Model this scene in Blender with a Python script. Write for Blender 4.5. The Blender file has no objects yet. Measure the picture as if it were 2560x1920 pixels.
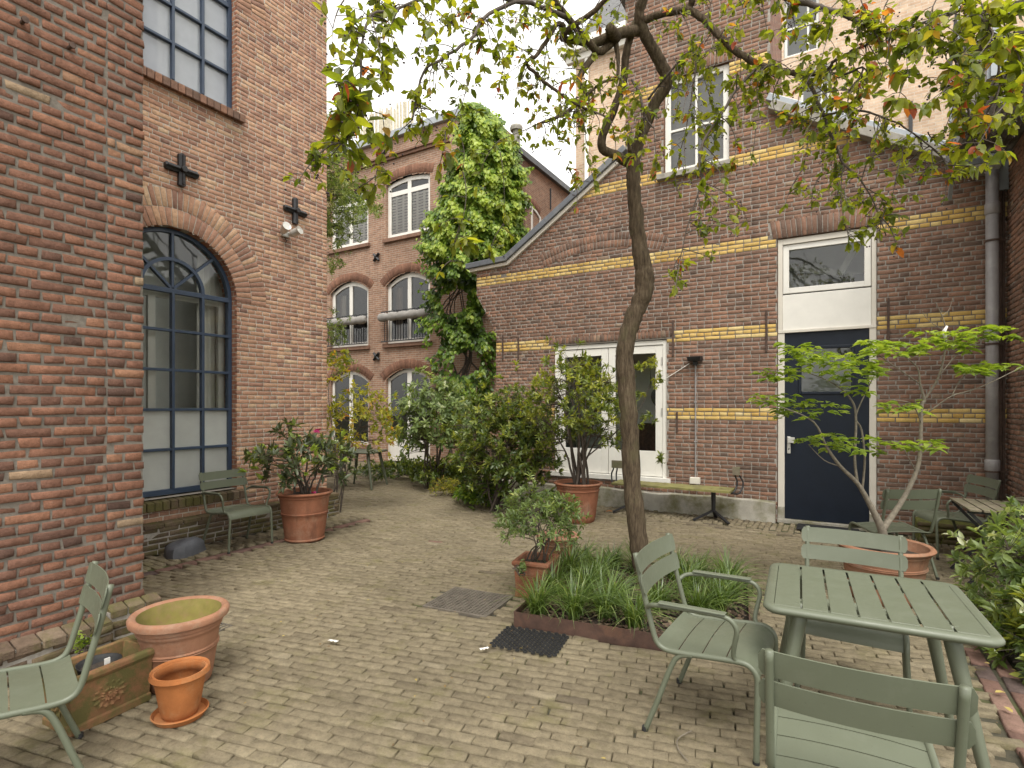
import bpy, math, random
import numpy as np
from mathutils import Vector, Matrix, Euler

random.seed(11)
rng = np.random.default_rng(11)
scene = bpy.context.scene
COL = scene.collection

# ---------------------------------------------------------------- camera
CAM_H, YAW, FPX = 1.65, math.radians(30.62), 1370.0
cd = bpy.data.cameras.new('camera')
cam = bpy.data.objects.new('camera', cd)
COL.objects.link(cam)
cd.sensor_width = 36.0
cd.lens = FPX / 2560.0 * 36.0
cd.shift_y = 55.0 / 2560.0
cd.clip_start, cd.clip_end = 0.05, 500.0
cam.location = (0, 0, CAM_H)
cam.rotation_euler = (math.radians(90), 0, YAW)
scene.camera = cam

# ---------------------------------------------------------------- world, sun, exposure
SUN_EL, SUN_AZ = math.radians(60), math.radians(148)     # azimuth measured from +Y towards +X: light comes from behind the camera
w = bpy.data.worlds.new('World')
scene.world = w
w.use_nodes = True
nt = w.node_tree
bg = nt.nodes['Background']
sky = nt.nodes.new('ShaderNodeTexSky')
sky.sky_type = 'NISHITA'
sky.sun_disc = False
sky.sun_elevation = SUN_EL
sky.sun_rotation = SUN_AZ
sky.air_density, sky.dust_density, sky.ozone_density = 1.0, 4.0, 1.0
hs = nt.nodes.new('ShaderNodeHueSaturation')          # an overcast, nearly white sky
hs.inputs['Saturation'].default_value = 0.10
hs.inputs['Value'].default_value = 1.0
cl = nt.nodes.new('ShaderNodeMixRGB'); cl.blend_type = 'MIX'; cl.inputs[0].default_value = 0.55
cl.inputs[2].default_value = (8.6, 8.4, 7.9, 1)                # even cloud cover over the clear sky
nt.links.new(sky.outputs[0], hs.inputs['Color'])
nt.links.new(hs.outputs[0], cl.inputs[1])
nt.links.new(cl.outputs[0], bg.inputs['Color'])
bg.inputs['Strength'].default_value = 0.15

sd = bpy.data.lights.new('sun', 'SUN')
sun = bpy.data.objects.new('sun', sd)
COL.objects.link(sun)
sd.energy, sd.angle, sd.color = 1.2, math.radians(24), (1.0, 0.955, 0.88)
sun_dir = Vector((math.sin(SUN_AZ) * math.cos(SUN_EL), math.cos(SUN_AZ) * math.cos(SUN_EL), math.sin(SUN_EL)))
sun.rotation_euler = sun_dir.to_track_quat('Z', 'Y').to_euler()
sun.location = (0, -4, 14)

vs = scene.view_settings
vs.view_transform, vs.look, vs.gamma, vs.use_curve_mapping = 'Standard', 'None', 1.0, False
vs.exposure = 0.98
scene.render.engine = 'CYCLES'
scene.render.filter_size = 1.0
cy = scene.cycles
cy.use_denoising = True
cy.max_bounces, cy.diffuse_bounces, cy.glossy_bounces, cy.transmission_bounces, cy.transparent_max_bounces = 7, 4, 3, 5, 12
cy.sample_clamp_indirect = 6.0

# ---------------------------------------------------------------- helpers
CYW, SYW = math.cos(YAW), math.sin(YAW)
def px(x, y, d):
    """photograph pixel (2560 wide) at depth d in metres -> point in the place"""
    r = (x - 1280.0) / FPX * d
    return Vector((CYW * r - SYW * d, SYW * r + CYW * d, CAM_H - (y - 1015.0) / FPX * d))
def proj(X, Y, Z):
    r = CYW * X + SYW * Y
    d = -SYW * X + CYW * Y
    if d < .1: return None
    return 1280 + FPX * r / d, 1015 - FPX * (Z - CAM_H) / d, d

def empty(name, loc=(0, 0, 0), rz=0.0, label=None, cat=None, group=None):
    o = bpy.data.objects.new(name, None)
    o.empty_display_size = .1
    COL.objects.link(o)
    o.location = loc
    o.rotation_euler = (0, 0, rz)
    tag(o, label, cat, group)
    return o
def tag(o, label=None, cat=None, group=None, kind=None):
    if label: o['label'] = label
    if cat: o['category'] = cat
    if group: o['group'] = group
    if kind: o['kind'] = kind
    return o
def link(name, me, mats, parent=None):
    for m in (mats if isinstance(mats, (list, tuple)) else [mats]):
        me.materials.append(m)
    o = bpy.data.objects.new(name, me)
    COL.objects.link(o)
    if parent is not None: o.parent = parent
    return o
def copy_tree(o, parent=None):
    c = o.copy()
    COL.objects.link(c)
    c.parent = parent
    for ch in list(o.children): copy_tree(ch, c)
    return c

def mesh_np(name, V, faces, rnd=None, smooth=False):
    """V (n,3); faces: list of int arrays (m,k); rnd: list of per-face arrays"""
    me = bpy.data.meshes.new(name)
    V = np.asarray(V, np.float32)
    me.vertices.add(len(V)); me.vertices.foreach_set('co', V.ravel())
    loops = np.concatenate([np.asarray(f, np.int32).ravel() for f in faces])
    starts = []
    s = 0
    for f in faces:
        m, k = f.shape
        starts.append(s + np.arange(m, dtype=np.int32) * k); s += m * k
    starts = np.concatenate(starts)
    me.loops.add(len(loops)); me.loops.foreach_set('vertex_index', loops)
    me.polygons.add(len(starts)); me.polygons.foreach_set('loop_start', starts)
    if rnd is not None:
        a = me.attributes.new('rnd', 'FLOAT', 'FACE')
        a.data.foreach_set('value', np.concatenate(rnd).astype(np.float32))
    me.update(calc_edges=True)
    me.validate()
    if smooth: me.polygons.foreach_set('use_smooth', np.ones(len(starts), bool))
    return me

class MB:
    def __init__(s):
        s.v, s.f, s.r, s.m = [], [], [], []
    def add(s, vs, fs, r=0.5, m=0):
        b = len(s.v)
        s.v.extend([tuple(v) for v in vs])
        for f in fs:
            s.f.append([b + i for i in f]); s.r.append(r); s.m.append(m)
    def hexa(s, p, r=.5, m=0):      # 8 corners, bottom ring then top ring
        s.add(p, [(0, 3, 2, 1), (4, 5, 6, 7), (0, 1, 5, 4), (1, 2, 6, 5), (2, 3, 7, 6), (3, 0, 4, 7)], r, m)
    def box(s, x0, x1, y0, y1, z0, z1, r=.5, m=0):
        s.hexa([(x0, y0, z0), (x1, y0, z0), (x1, y1, z0), (x0, y1, z0), (x0, y0, z1), (x1, y0, z1), (x1, y1, z1), (x0, y1, z1)], r, m)
    def fbox(s, fr, u0, u1, v0, v1, w0, w1, r=.5, m=0):     # box in a wall frame
        P = fr.P
        s.hexa([P(u0, v0, w0), P(u1, v0, w0), P(u1, v0, w1), P(u0, v0, w1), P(u0, v1, w0), P(u1, v1, w0), P(u1, v1, w1), P(u0, v1, w1)], r, m)
    def bar(s, a, b, wd, th, up=(0, 0, 1), r=.5, m=0):      # rectangular bar from a to b
        a, b = Vector(a), Vector(b)
        t = (b - a).normalized()
        sx = t.cross(Vector(up))
        if sx.length < 1e-4: sx = t.cross(Vector((1, 0, 0)))
        sx.normalize(); sy = sx.cross(t)
        sx *= wd / 2; sy *= th / 2
        s.hexa([a - sx - sy, a + sx - sy, a + sx + sy, a - sx + sy, b - sx - sy, b + sx - sy, b + sx + sy, b - sx + sy], r, m)
    def tube(s, pts, rad, n=8, cap=True, r=.5, m=0, flat=1.0):
        pts = [Vector(p) for p in pts]
        k = len(pts)
        if not hasattr(rad, '__len__'): rad = [rad] * k
        t0 = (pts[1] - pts[0]).normalized()
        ref = Vector((0, 0, 1)) if abs(t0.z) < .9 else Vector((1, 0, 0))
        nx = t0.cross(ref).normalized()
        V = []
        for i, p in enumerate(pts):
            t = (pts[min(i + 1, k - 1)] - pts[max(i - 1, 0)])
            if t.length < 1e-9: t = t0.copy()
            t.normalize()
            nx = (nx - t * nx.dot(t))
            if nx.length < 1e-6: nx = t.orthogonal()
            nx.normalize(); ny = t.cross(nx)
            for j in range(n):
                a = 2 * math.pi * j / n
                V.append(p + (nx * math.cos(a) + ny * math.sin(a) * flat) * rad[i])
        F = []
        for i in range(k - 1):
            for j in range(n):
                F.append((i * n + j, i * n + (j + 1) % n, (i + 1) * n + (j + 1) % n, (i + 1) * n + j))
        if cap:
            F.append(tuple(range(n - 1, -1, -1))); F.append(tuple((k - 1) * n + j for j in range(n)))
        s.add(V, F, r, m)
    def lathe(s, prof, n=28, cx=0, cy=0, r=.5, m=0, wob=0.0):
        V = []
        ph = random.random() * 6
        for (rr, z) in prof:
            for j in range(n):
                a = 2 * math.pi * j / n
                q = rr * (1 + wob * math.sin(2 * a + ph))
                V.append((cx + q * math.cos(a), cy + q * math.sin(a), z))
        F = []
        for i in range(len(prof) - 1):
            for j in range(n):
                F.append((i * n + j, i * n + (j + 1) % n, (i + 1) * n + (j + 1) % n, (i + 1) * n + j))
        s.add(V, F, r, m)
    def disc(s, c, rad, n=24, r=.5, m=0, amp=0.0):
        V = [c] + [(c[0] + rad * math.cos(2 * math.pi * j / n), c[1] + rad * math.sin(2 * math.pi * j / n), c[2] + random.uniform(-amp, amp)) for j in range(n)]
        s.add(V, [(0, 1 + j, 1 + (j + 1) % n) for j in range(n)], r, m)
    def build(s, name, mats, parent=None, smooth=False, bevel=0.0, seg=2, auto=None):
        me = bpy.data.meshes.new(name)
        me.from_pydata(s.v, [], s.f)
        me.update()
        a = me.attributes.new('rnd', 'FLOAT', 'FACE')
        a.data.foreach_set('value', np.array(s.r, np.float32))
        if any(s.m): me.polygons.foreach_set('material_index', np.array(s.m, np.int32))
        if smooth: me.polygons.foreach_set('use_smooth', np.ones(len(s.f), bool))
        o = link(name, me, mats, parent)
        if bevel:
            md = o.modifiers.new('bevel', 'BEVEL'); md.width = bevel; md.segments = seg; md.limit_method = 'ANGLE'; md.angle_limit = math.radians(40)
        if auto is not None:
            me.polygons.foreach_set('use_smooth', np.ones(len(s.f), bool))
            try: me.set_sharp_from_angle(angle=math.radians(auto))
            except Exception: pass
        return o

def smooth_path(pts, rad=None, sub=4):
    """Catmull-Rom through the points (and radii)"""
    P = [Vector(p) for p in pts]
    R = list(rad) if rad is not None else [1] * len(P)
    out, ro = [], []
    for i in range(len(P) - 1):
        p0, p1, p2, p3 = P[max(i - 1, 0)], P[i], P[i + 1], P[min(i + 2, len(P) - 1)]
        for k in range(sub):
            t = k / sub
            out.append(0.5 * ((2 * p1) + (p2 - p0) * t + (2 * p0 - 5 * p1 + 4 * p2 - p3) * t * t + (3 * p1 - p0 - 3 * p2 + p3) * t ** 3))
            ro.append(R[i] + (R[i + 1] - R[i]) * t)
    out.append(P[-1]); ro.append(R[-1])
    return out, ro

class Frame:
    """wall frame: u along the wall, v up, w outwards"""
    def __init__(s, O, U, N):
        s.O, s.U, s.N = Vector(O), Vector(U), Vector(N)
    def P(s, u, v, w=0.0):
        return s.O + s.U * u + Vector((0, 0, v)) + s.N * w

# ---------------------------------------------------------------- materials
def new_mat(name):
    m = bpy.data.materials.new(name); m.use_nodes = True
    return m, m.node_tree, m.node_tree.nodes['Principled BSDF']
def N(nt, t, **kw):
    n = nt.nodes.new(t)
    for k, v in kw.items():
        if k in ('operation', 'blend_type', 'attribute_name', 'data_type', 'interpolation', 'feature', 'distance'): setattr(n, k, v)
        else: n.inputs[k].default_value = v
    return n
def noise(nt, scale, detail=4, rough=.6, vec=None):
    n = N(nt, 'ShaderNodeTexNoise', Scale=scale, Detail=detail, Roughness=rough)
    if vec is not None: nt.links.new(vec, n.inputs['Vector'])
    return n.outputs['Fac']
def ramp(nt, fac, stops, interp='LINEAR'):
    n = nt.nodes.new('ShaderNodeValToRGB')
    n.color_ramp.interpolation = interp
    e = n.color_ramp.elements
    e[0].position, e[1].position = stops[0][0], stops[-1][0]
    def c4(c): return (c, c, c, 1) if not hasattr(c, '__len__') else (c[0], c[1], c[2], 1)
    e[0].color, e[1].color = c4(stops[0][1]), c4(stops[-1][1])
    for p, c in stops[1:-1]:
        x = e.new(p); x.color = c4(c)
    nt.links.new(fac, n.inputs[0])
    return n.outputs[0]
def mix(nt, a, b, fac, mode='MIX'):
    n = nt.nodes.new('ShaderNodeMixRGB'); n.blend_type = mode
    for i, x in ((0, fac), (1, a), (2, b)):
        if hasattr(x, 'is_linked') or hasattr(x, 'links'): nt.links.new(x, n.inputs[i])
        elif hasattr(x, '__len__'): n.inputs[i].default_value = (x[0], x[1], x[2], 1)
        else: n.inputs[i].default_value = x if i == 0 else (x, x, x, 1)
    return n.outputs[0]
def bump(nt, b, h, strength=.5, dist=.01):
    n = nt.nodes.new('ShaderNodeBump')
    n.inputs['Strength'].default_value = strength; n.inputs['Distance'].default_value = dist
    nt.links.new(h, n.inputs['Height']); nt.links.new(n.outputs[0], b.inputs['Normal'])
def pos(nt):
    return nt.nodes.new('ShaderNodeNewGeometry').outputs['Position']
def attr(nt, name='rnd'):
    n = nt.nodes.new('ShaderNodeAttribute'); n.attribute_name = name
    return n.outputs['Fac']
def math_node(nt, op, a, b):
    n = nt.nodes.new('ShaderNodeMath'); n.operation = op
    for i, x in ((0, a), (1, b)):
        if hasattr(x, 'links'): nt.links.new(x, n.inputs[i])
        else: n.inputs[i].default_value = x
    return n.outputs[0]

def plain(name, col, rough=.6, metal=0.0, var=.12, scale=8, bmp=0.0, bscale=60, spec=.5, dirt=None, dirt_scale=3.0, dirt_lo=.5, dirt_hi=.7):
    m, t, b = new_mat(name)
    p = pos(t)
    f = noise(t, scale, 5, .65, p)
    c = mix(t, [x * (1 - var) for x in col], [min(1, x * (1 + var)) for x in col], ramp(t, f, [(.3, 0), (.7, 1)]))
    if dirt is not None:
        c = mix(t, c, dirt, ramp(t, noise(t, dirt_scale, 7, .7, p), [(dirt_lo, 0), (dirt_hi, 1)]))
    t.links.new(c, b.inputs['Base Color'])
    r = ramp(t, noise(t, scale * 2.3, 4, .6, p), [(.3, max(0, rough - .1)), (.7, min(1, rough + .1))])
    t.links.new(r, b.inputs['Roughness'])
    b.inputs['Metallic'].default_value = metal
    b.inputs['Specular IOR Level'].default_value = spec
    if bmp: bump(t, b, noise(t, bscale, 6, .7, p), bmp, .01)
    return m

def brick_mat(name, stops, bstr=.6, bscale=70, lime=0.0, moss=None, moss_lo=.56, moss_hi=.68, tint=.22, streak=.8):
    """fired clay: each brick has its own tone (rnd), mottling, pits; stains have a shape of their own"""
    m, t, b = new_mat(name)
    p = pos(t)
    c = ramp(t, attr(t), stops)
    mott = ramp(t, noise(t, 22, 6, .7, p), [(.28, 1 - tint * 1.6), (.72, 1 + tint * .6)])
    c = mix(t, c, mott, 1.0, 'MULTIPLY')
    pits = ramp(t, noise(t, 120, 3, .6, p), [(.30, .62), (.44, 1.0)])
    c = mix(t, c, pits, .8, 'MULTIPLY')
    big = ramp(t, noise(t, .55, 4, .6, p), [(.35, .86), (.68, 1.12)])
    mp = t.nodes.new('ShaderNodeMapping'); mp.inputs['Scale'].default_value = (1, 1, .12)      # rain streaks
    t.links.new(p, mp.inputs['Vector'])
    c = mix(t, c, ramp(t, noise(t, 2.6, 6, .7, mp.outputs[0]), [(.32, .72), (.50, 1.0), (.75, 1.10)]), streak, 'MULTIPLY')
    c = mix(t, c, big, 1.0, 'MULTIPLY')
    if lime:
        c = mix(t, c, (.55, .50, .44), ramp(t, noise(t, 9, 8, .75, p), [(.62, 0), (.78, lime)]))
    if moss is not None:
        c = mix(t, c, moss, ramp(t, noise(t, 3.2, 8, .75, p), [(moss_lo, 0), (moss_hi, .85)]))
    t.links.new(c, b.inputs['Base Color'])
    b.inputs['Roughness'].default_value = .9
    b.inputs['Specular IOR Level'].default_value = .25
    h = math_node(t, 'ADD', noise(t, bscale, 6, .75, p), math_node(t, 'MULTIPLY', noise(t, 18, 3, .6, p), 1.2))
    bump(t, b, h, bstr, .012)
    return m

def brick_tex_mat(name, axis, c1, c2, mortar, lime=.0, bw=.215, rh=.06):
    """far walls, where single bricks cannot be picked apart any more"""
    m, t, b = new_mat(name)
    p = pos(t)
    sx = t.nodes.new('ShaderNodeSeparateXYZ'); t.links.new(p, sx.inputs[0])
    cx = t.nodes.new('ShaderNodeCombineXYZ')
    t.links.new(sx.outputs[axis], cx.inputs[0]); t.links.new(sx.outputs[2], cx.inputs[1])
    br = N(t, 'ShaderNodeTexBrick', Scale=1.0)
    br.inputs['Color1'].default_value = (*c1, 1); br.inputs['Color2'].default_value = (*c2, 1); br.inputs['Mortar'].default_value = (*mortar, 1)
    br.inputs['Mortar Size'].default_value = .006; br.inputs['Mortar Smooth'].default_value = .1
    br.inputs['Brick Width'].default_value = bw; br.inputs['Row Height'].default_value = rh; br.inputs['Bias'].default_value = 0
    br.offset = .5
    t.links.new(cx.outputs[0], br.inputs['Vector'])
    c = br.outputs['Color']
    c = mix(t, c, ramp(t, noise(t, 7, 6, .7, p), [(.3, .78), (.7, 1.15)]), 1.0, 'MULTIPLY')
    c = mix(t, c, ramp(t, noise(t, .5, 5, .6, p), [(.35, .82), (.68, 1.12)]), 1.0, 'MULTIPLY')
    t.links.new(c, b.inputs['Base Color'])
    b.inputs['Roughness'].default_value = .92
    b.inputs['Specular IOR Level'].default_value = .2
    inv = math_node(t, 'SUBTRACT', 1.0, br.outputs['Fac'])
    bump(t, b, math_node(t, 'ADD', inv, math_node(t, 'MULTIPLY', noise(t, 60, 5, .7, p), .5)), .6, .012)
    return m

def leaf_mat(name, stops, trans=.45, rough=.45, spec=.4):
    m, t, b = new_mat(name)
    c = ramp(t, attr(t), stops)
    c = mix(t, c, ramp(t, noise(t, 30, 3, .6, pos(t)), [(.3, .8), (.7, 1.15)]), 1.0, 'MULTIPLY')
    t.links.new(c, b.inputs['Base Color'])
    b.inputs['Roughness'].default_value = rough
    b.inputs['Specular IOR Level'].default_value = spec
    tr = t.nodes.new('ShaderNodeBsdfTranslucent')
    t.links.new(mix(t, c, (1.7, 1.65, .6), 1.0, 'MULTIPLY'), tr.inputs['Color'])
    ms = t.nodes.new('ShaderNodeMixShader'); ms.inputs[0].default_value = trans
    t.links.new(b.outputs[0], ms.inputs[1]); t.links.new(tr.outputs[0], ms.inputs[2])
    t.links.new(ms.outputs[0], t.nodes['Material Output'].inputs['Surface'])
    return m

def glass_mat(name, tint=(.96, .98, .97), diffuse_share=0.0, refl=1.0, fcol=(.42, .44, .42)):
    m, t, b = new_mat(name)
    t.nodes.remove(b)
    tr = t.nodes.new('ShaderNodeBsdfTransparent'); tr.inputs[0].default_value = (*tint, 1)
    gl = t.nodes.new('ShaderNodeBsdfGlossy'); gl.inputs['Roughness'].default_value = .02
    p = pos(t)
    bm = t.nodes.new('ShaderNodeBump'); bm.inputs['Strength'].default_value = .06; bm.inputs['Distance'].default_value = .02
    t.links.new(noise(t, 2.5, 2, .5, p), bm.inputs['Height']); t.links.new(bm.outputs[0], gl.inputs['Normal'])
    fr = t.nodes.new('ShaderNodeFresnel'); fr.inputs[0].default_value = 1.75
    s = t.nodes.new('ShaderNodeMixShader')
    t.links.new(math_node(t, 'MULTIPLY', fr.outputs[0], refl), s.inputs[0])
    t.links.new(tr.outputs[0], s.inputs[1]); t.links.new(gl.outputs[0], s.inputs[2])
    out = s.outputs[0]
    if diffuse_share:
        df = t.nodes.new('ShaderNodeBsdfDiffuse'); df.inputs[0].default_value = (*fcol, 1)
        s2 = t.nodes.new('ShaderNodeMixShader')
        t.links.new(ramp(t, noise(t, 3, 5, .6, p), [(.3, diffuse_share * .85), (.7, diffuse_share)]), s2.inputs[0])
        t.links.new(out, s2.inputs[1]); t.links.new(df.outputs[0], s2.inputs[2])
        out = s2.outputs[0]
    t.links.new(out, t.nodes['Material Output'].inputs['Surface'])
    return m

M = {}
M['brick_red'] = brick_mat('brick_red', [(0, (.115, .068, .052)), (.22, (.180, .094, .066)), (.5, (.238, .118, .078)), (.75, (.285, .138, .086)), (.93, (.33, .175, .105)), (1, (.33, .235, .15))], .7, lime=.22)
M['brick_orange'] = brick_mat('brick_orange', [(0, (.27, .160, .122)), (.25, (.38, .212, .148)), (.55, (.49, .285, .188)), (.8, (.57, .355, .225)), (1, (.60, .43, .28))], .5, lime=.35)
M['brick_brown'] = brick_mat('brick_brown', [(0, (.150, .102, .078)), (.3, (.220, .136, .098)), (.6, (.280, .160, .110)), (.85, (.325, .178, .115)), (1, (.31, .22, .155))], .6, lime=.25)
M['brick_yellow'] = brick_mat('brick_yellow', [(0, (.50, .31, .09)), (.4, (.60, .40, .125)), (.75, (.66, .49, .20)), (1, (.70, .56, .29))], .3, tint=.12)
M['brick_mossy'] = brick_mat('brick_mossy', [(0, (.10, .072, .052)), (.5, (.165, .115, .080)), (1, (.24, .180, .125))], .8, lime=.35, moss=(.105, .10, .03), moss_lo=.42, moss_hi=.60)
M['paver'] = brick_mat('paver', [(0, (.145, .118, .084)), (.10, (.195, .160, .106)), (.4, (.238, .198, .128)), (.75, (.266, .222, .145)), (1, (.305, .26, .178))], .75, bscale=110, moss=(.125, .118, .036), moss_lo=.52, moss_hi=.80, tint=.24, streak=.35)
M['paver_red'] = brick_mat('paver_red', [(0, (.12, .085, .075)), (.5, (.20, .115, .09)), (1, (.27, .17, .13))], .6, bscale=110, moss=(.12, .11, .03), moss_lo=.60, moss_hi=.75)
M['mortar'] = plain('mortar', (.50, .46, .39), .95, var=.25, scale=30, bmp=.5, bscale=120)
M['mortar_dark'] = plain('mortar_dark', (.175, .152, .125), .95, var=.25, scale=30, bmp=.5, bscale=120)
M['mortar_grey'] = plain('mortar_grey', (.30, .275, .24), .95, var=.25, scale=30, bmp=.5, bscale=120)
M['joint_soil'] = plain('joint_soil', (.060, .054, .034), .95, var=.4, scale=14, bmp=.6, bscale=150, dirt=(.065, .075, .016), dirt_scale=2.2, dirt_lo=.45, dirt_hi=.62)
M['soil'] = plain('soil', (.045, .034, .025), .97, var=.5, scale=40, bmp=1.0, bscale=90)
M['bark'] = plain('bark', (.13, .085, .055), .95, var=.5, scale=30, bmp=.8, bscale=60, dirt=(.22, .17, .12), dirt_scale=25)
M['green_metal'] = plain('green_metal', (.128, .150, .092), .42, var=.05, scale=5, bmp=.03, bscale=300, dirt=(.112, .132, .080), dirt_scale=9, dirt_lo=.58, dirt_hi=.75)
def painted_metal(name, col, worn):
    m, t, b = new_mat(name); p = pos(t)
    c = mix(t, [x * .94 for x in col], [x * 1.06 for x in col], noise(t, 5, 4, .6, p))
    c = mix(t, c, worn, ramp(t, noise(t, 7, 8, .75, p), [(.54, 0), (.74, .7)]))                       # dust film
    c = mix(t, c, [x * .55 for x in col], ramp(t, noise(t, 90, 4, .6, p), [(.66, 0), (.74, .6)]))      # specks
    c = mix(t, c, [x * 1.5 for x in col], ramp(t, noise(t, 38, 6, .8, p), [(.68, 0), (.78, .35)]))     # water marks
    t.links.new(c, b.inputs['Base Color'])
    t.links.new(ramp(t, noise(t, 9, 6, .7, p), [(.3, .34), (.7, .58)]), b.inputs['Roughness'])
    bump(t, b, noise(t, 240, 3, .6, p), .04, .01)
    return m
M['green_metal'] = painted_metal('green_metal', (.118, .132, .090), (.150, .162, .118))
M['terracotta'] = plain('terracotta', (.255, .105, .060), .85, var=.22, scale=6, bmp=.15, bscale=90, dirt=(.33, .21, .14), dirt_scale=4, dirt_lo=.52, dirt_hi=.75)
M['terracotta_pale'] = plain('terracotta_pale', (.30, .155, .092), .85, var=.18, scale=5, bmp=.15, bscale=90, dirt=(.20, .14, .085), dirt_scale=3, dirt_lo=.48, dirt_hi=.72)
M['terracotta_orange'] = plain('terracotta_orange', (.40, .145, .045), .8, var=.2, scale=7, bmp=.12, bscale=90, dirt=(.28, .14, .05), dirt_scale=5, dirt_lo=.5, dirt_hi=.75)
M['terracotta_mossy'] = plain('terracotta_mossy', (.24, .125, .06), .9, var=.22, scale=8, bmp=.3, bscale=70, dirt=(.15, .135, .045), dirt_scale=4, dirt_lo=.42, dirt_hi=.62)
M['algae_inside'] = plain('algae_inside', (.205, .175, .045), .9, var=.25, scale=6, bmp=.1, dirt=(.25, .15, .08), dirt_scale=5, dirt_lo=.50, dirt_hi=.72)
M['white_paint'] = plain('white_paint', (.72, .70, .64), .45, var=.05, scale=4, dirt=(.50, .47, .40), dirt_scale=5, dirt_lo=.62, dirt_hi=.85)
M['cream_paint'] = plain('cream_paint', (.62, .58, .50), .5, var=.05, scale=4, dirt=(.45, .41, .33), dirt_scale=5, dirt_lo=.6, dirt_hi=.85)
M['navy'] = plain('navy', (.0055, .0100, .0195), .45, spec=.3, var=.15, scale=6, bmp=.04, bscale=120, dirt=(.009, .014, .022), dirt_scale=14, dirt_lo=.66, dirt_hi=.82)
M['navy_frame'] = plain('navy_frame', (.032, .052, .088), .4, var=.15, scale=6, bmp=.04, bscale=120)
M['black_iron'] = plain('black_iron', (.018, .018, .020), .5, var=.3, scale=20, bmp=.1)
M['rust_iron'] = plain('rust_iron', (.075, .045, .032), .8, var=.4, scale=25, bmp=.2)
M['corten'] = plain('corten', (.075, .040, .028), .75, var=.35, scale=12, bmp=.1, dirt=(.12, .06, .035), dirt_scale=6)
M['zinc'] = plain('zinc', (.30, .32, .34), .45, metal=.3, var=.1, scale=6)
M['lead'] = plain('lead', (.13, .14, .155), .55, metal=.2, var=.15, scale=5, dirt=(.22, .22, .21), dirt_scale=3)
M['concrete'] = plain('concrete', (.33, .31, .26), .95, var=.2, scale=5, bmp=.4, bscale=60, dirt=(.14, .13, .06), dirt_scale=2.6, dirt_lo=.46, dirt_hi=.66)
M['stone_sill'] = plain('stone_sill', (.30, .28, .24), .9, var=.2, scale=9, bmp=.3, dirt=(.15, .14, .11), dirt_scale=4)
M['pipe_grey'] = plain('pipe_grey', (.27, .255, .25), .5, var=.12, scale=7, dirt=(.38, .36, .34), dirt_scale=4)
M['rock'] = plain('rock', (.090, .094, .105), .62, var=.25, scale=9, bmp=.25, bscale=40)
M['slate'] = plain('slate', (.13, .13, .13), .8, var=.35, scale=12, bmp=.3)
M['bench_moss'] = plain('bench_moss', (.16, .14, .055), .95, var=.25, scale=16, bmp=.4, bscale=70, dirt=(.22, .21, .065), dirt_scale=5, dirt_lo=.42, dirt_hi=.6)
def terracotta(name, col, bloom, damp, mossy=.0):
    m, t, b = new_mat(name); p = pos(t)
    c = mix(t, [x * .8 for x in col], [x * 1.18 for x in col], ramp(t, noise(t, 6, 6, .7, p), [(.3, 0), (.7, 1)]))
    c = mix(t, c, bloom, ramp(t, noise(t, 4.5, 9, .78, p), [(.50, 0), (.72, .75)]))
    mp = t.nodes.new('ShaderNodeMapping'); mp.inputs['Scale'].default_value = (1, 1, .25); t.links.new(p, mp.inputs['Vector'])
    c = mix(t, c, damp, ramp(t, noise(t, 7, 6, .7, mp.outputs[0]), [(.55, 0), (.72, .8)]))
    if mossy: c = mix(t, c, (.10, .095, .03), ramp(t, noise(t, 9, 8, .75, p), [(.62 - mossy, 0), (.78 - mossy, .9)]))
    c = mix(t, c, [x * .5 for x in col], ramp(t, noise(t, 130, 3, .6, p), [(.64, 0), (.72, .5)]))
    t.links.new(c, b.inputs['Base Color']); b.inputs['Roughness'].default_value = .88; b.inputs['Specular IOR Level'].default_value = .3
    bump(t, b, noise(t, 80, 6, .7, p), .25, .01)
    return m
M['terracotta'] = terracotta('terracotta', (.255, .105, .058), (.34, .22, .15), (.12, .062, .040))
M['terracotta_pale'] = terracotta('terracotta_pale', (.30, .150, .088), (.36, .26, .19), (.15, .09, .06), .02)
M['terracotta_orange'] = terracotta('terracotta_orange', (.37, .135, .042), (.38, .22, .11), (.20, .085, .035))
M['terracotta_mossy'] = terracotta('terracotta_mossy', (.22, .112, .055), (.26, .17, .10), (.10, .06, .035), .22)
M['old_wood'] = plain('old_wood', (.17, .145, .10), .9, var=.3, scale=14, bmp=.4, bscale=60, dirt=(.12, .12, .055), dirt_scale=6, dirt_lo=.46, dirt_hi=.66)
M['rubber'] = plain('rubber', (.018, .018, .018), .75, var=.4, scale=20, bmp=.2)
M['steel_grate'] = plain('steel_grate', (.14, .12, .095), .75, metal=.2, var=.3, scale=12, bmp=.15)
M['tree_bark'] = plain('tree_bark', (.085, .064, .043), .95, var=.45, scale=24, bmp=1.0, bscale=38, dirt=(.15, .125, .07), dirt_scale=7, dirt_lo=.48, dirt_hi=.68)
m_, t_, b_ = new_mat('bark_streaky')
mp_ = t_.nodes.new('ShaderNodeMapping'); mp_.inputs['Scale'].default_value = (1, 1, .16)
t_.links.new(pos(t_), mp_.inputs['Vector'])
f_ = noise(t_, 55, 7, .72, mp_.outputs[0])
c_ = ramp(t_, f_, [(.28, (.028, .020, .014)), (.48, (.085, .062, .040)), (.68, (.16, .122, .080)), (.8, (.24, .20, .14))])
c_ = mix(t_, c_, (.12, .11, .055), ramp(t_, noise(t_, 6, 6, .7, pos(t_)), [(.52, 0), (.72, .6)]))
t_.links.new(c_, b_.inputs['Base Color']); b_.inputs['Roughness'].default_value = .95; b_.inputs['Specular IOR Level'].default_value = .15
bump(t_, b_, f_, 1.0, .02)
M['tree_bark'] = m_
M['twig'] = plain('twig', (.075, .058, .045), .9, var=.3, scale=30)
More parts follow.
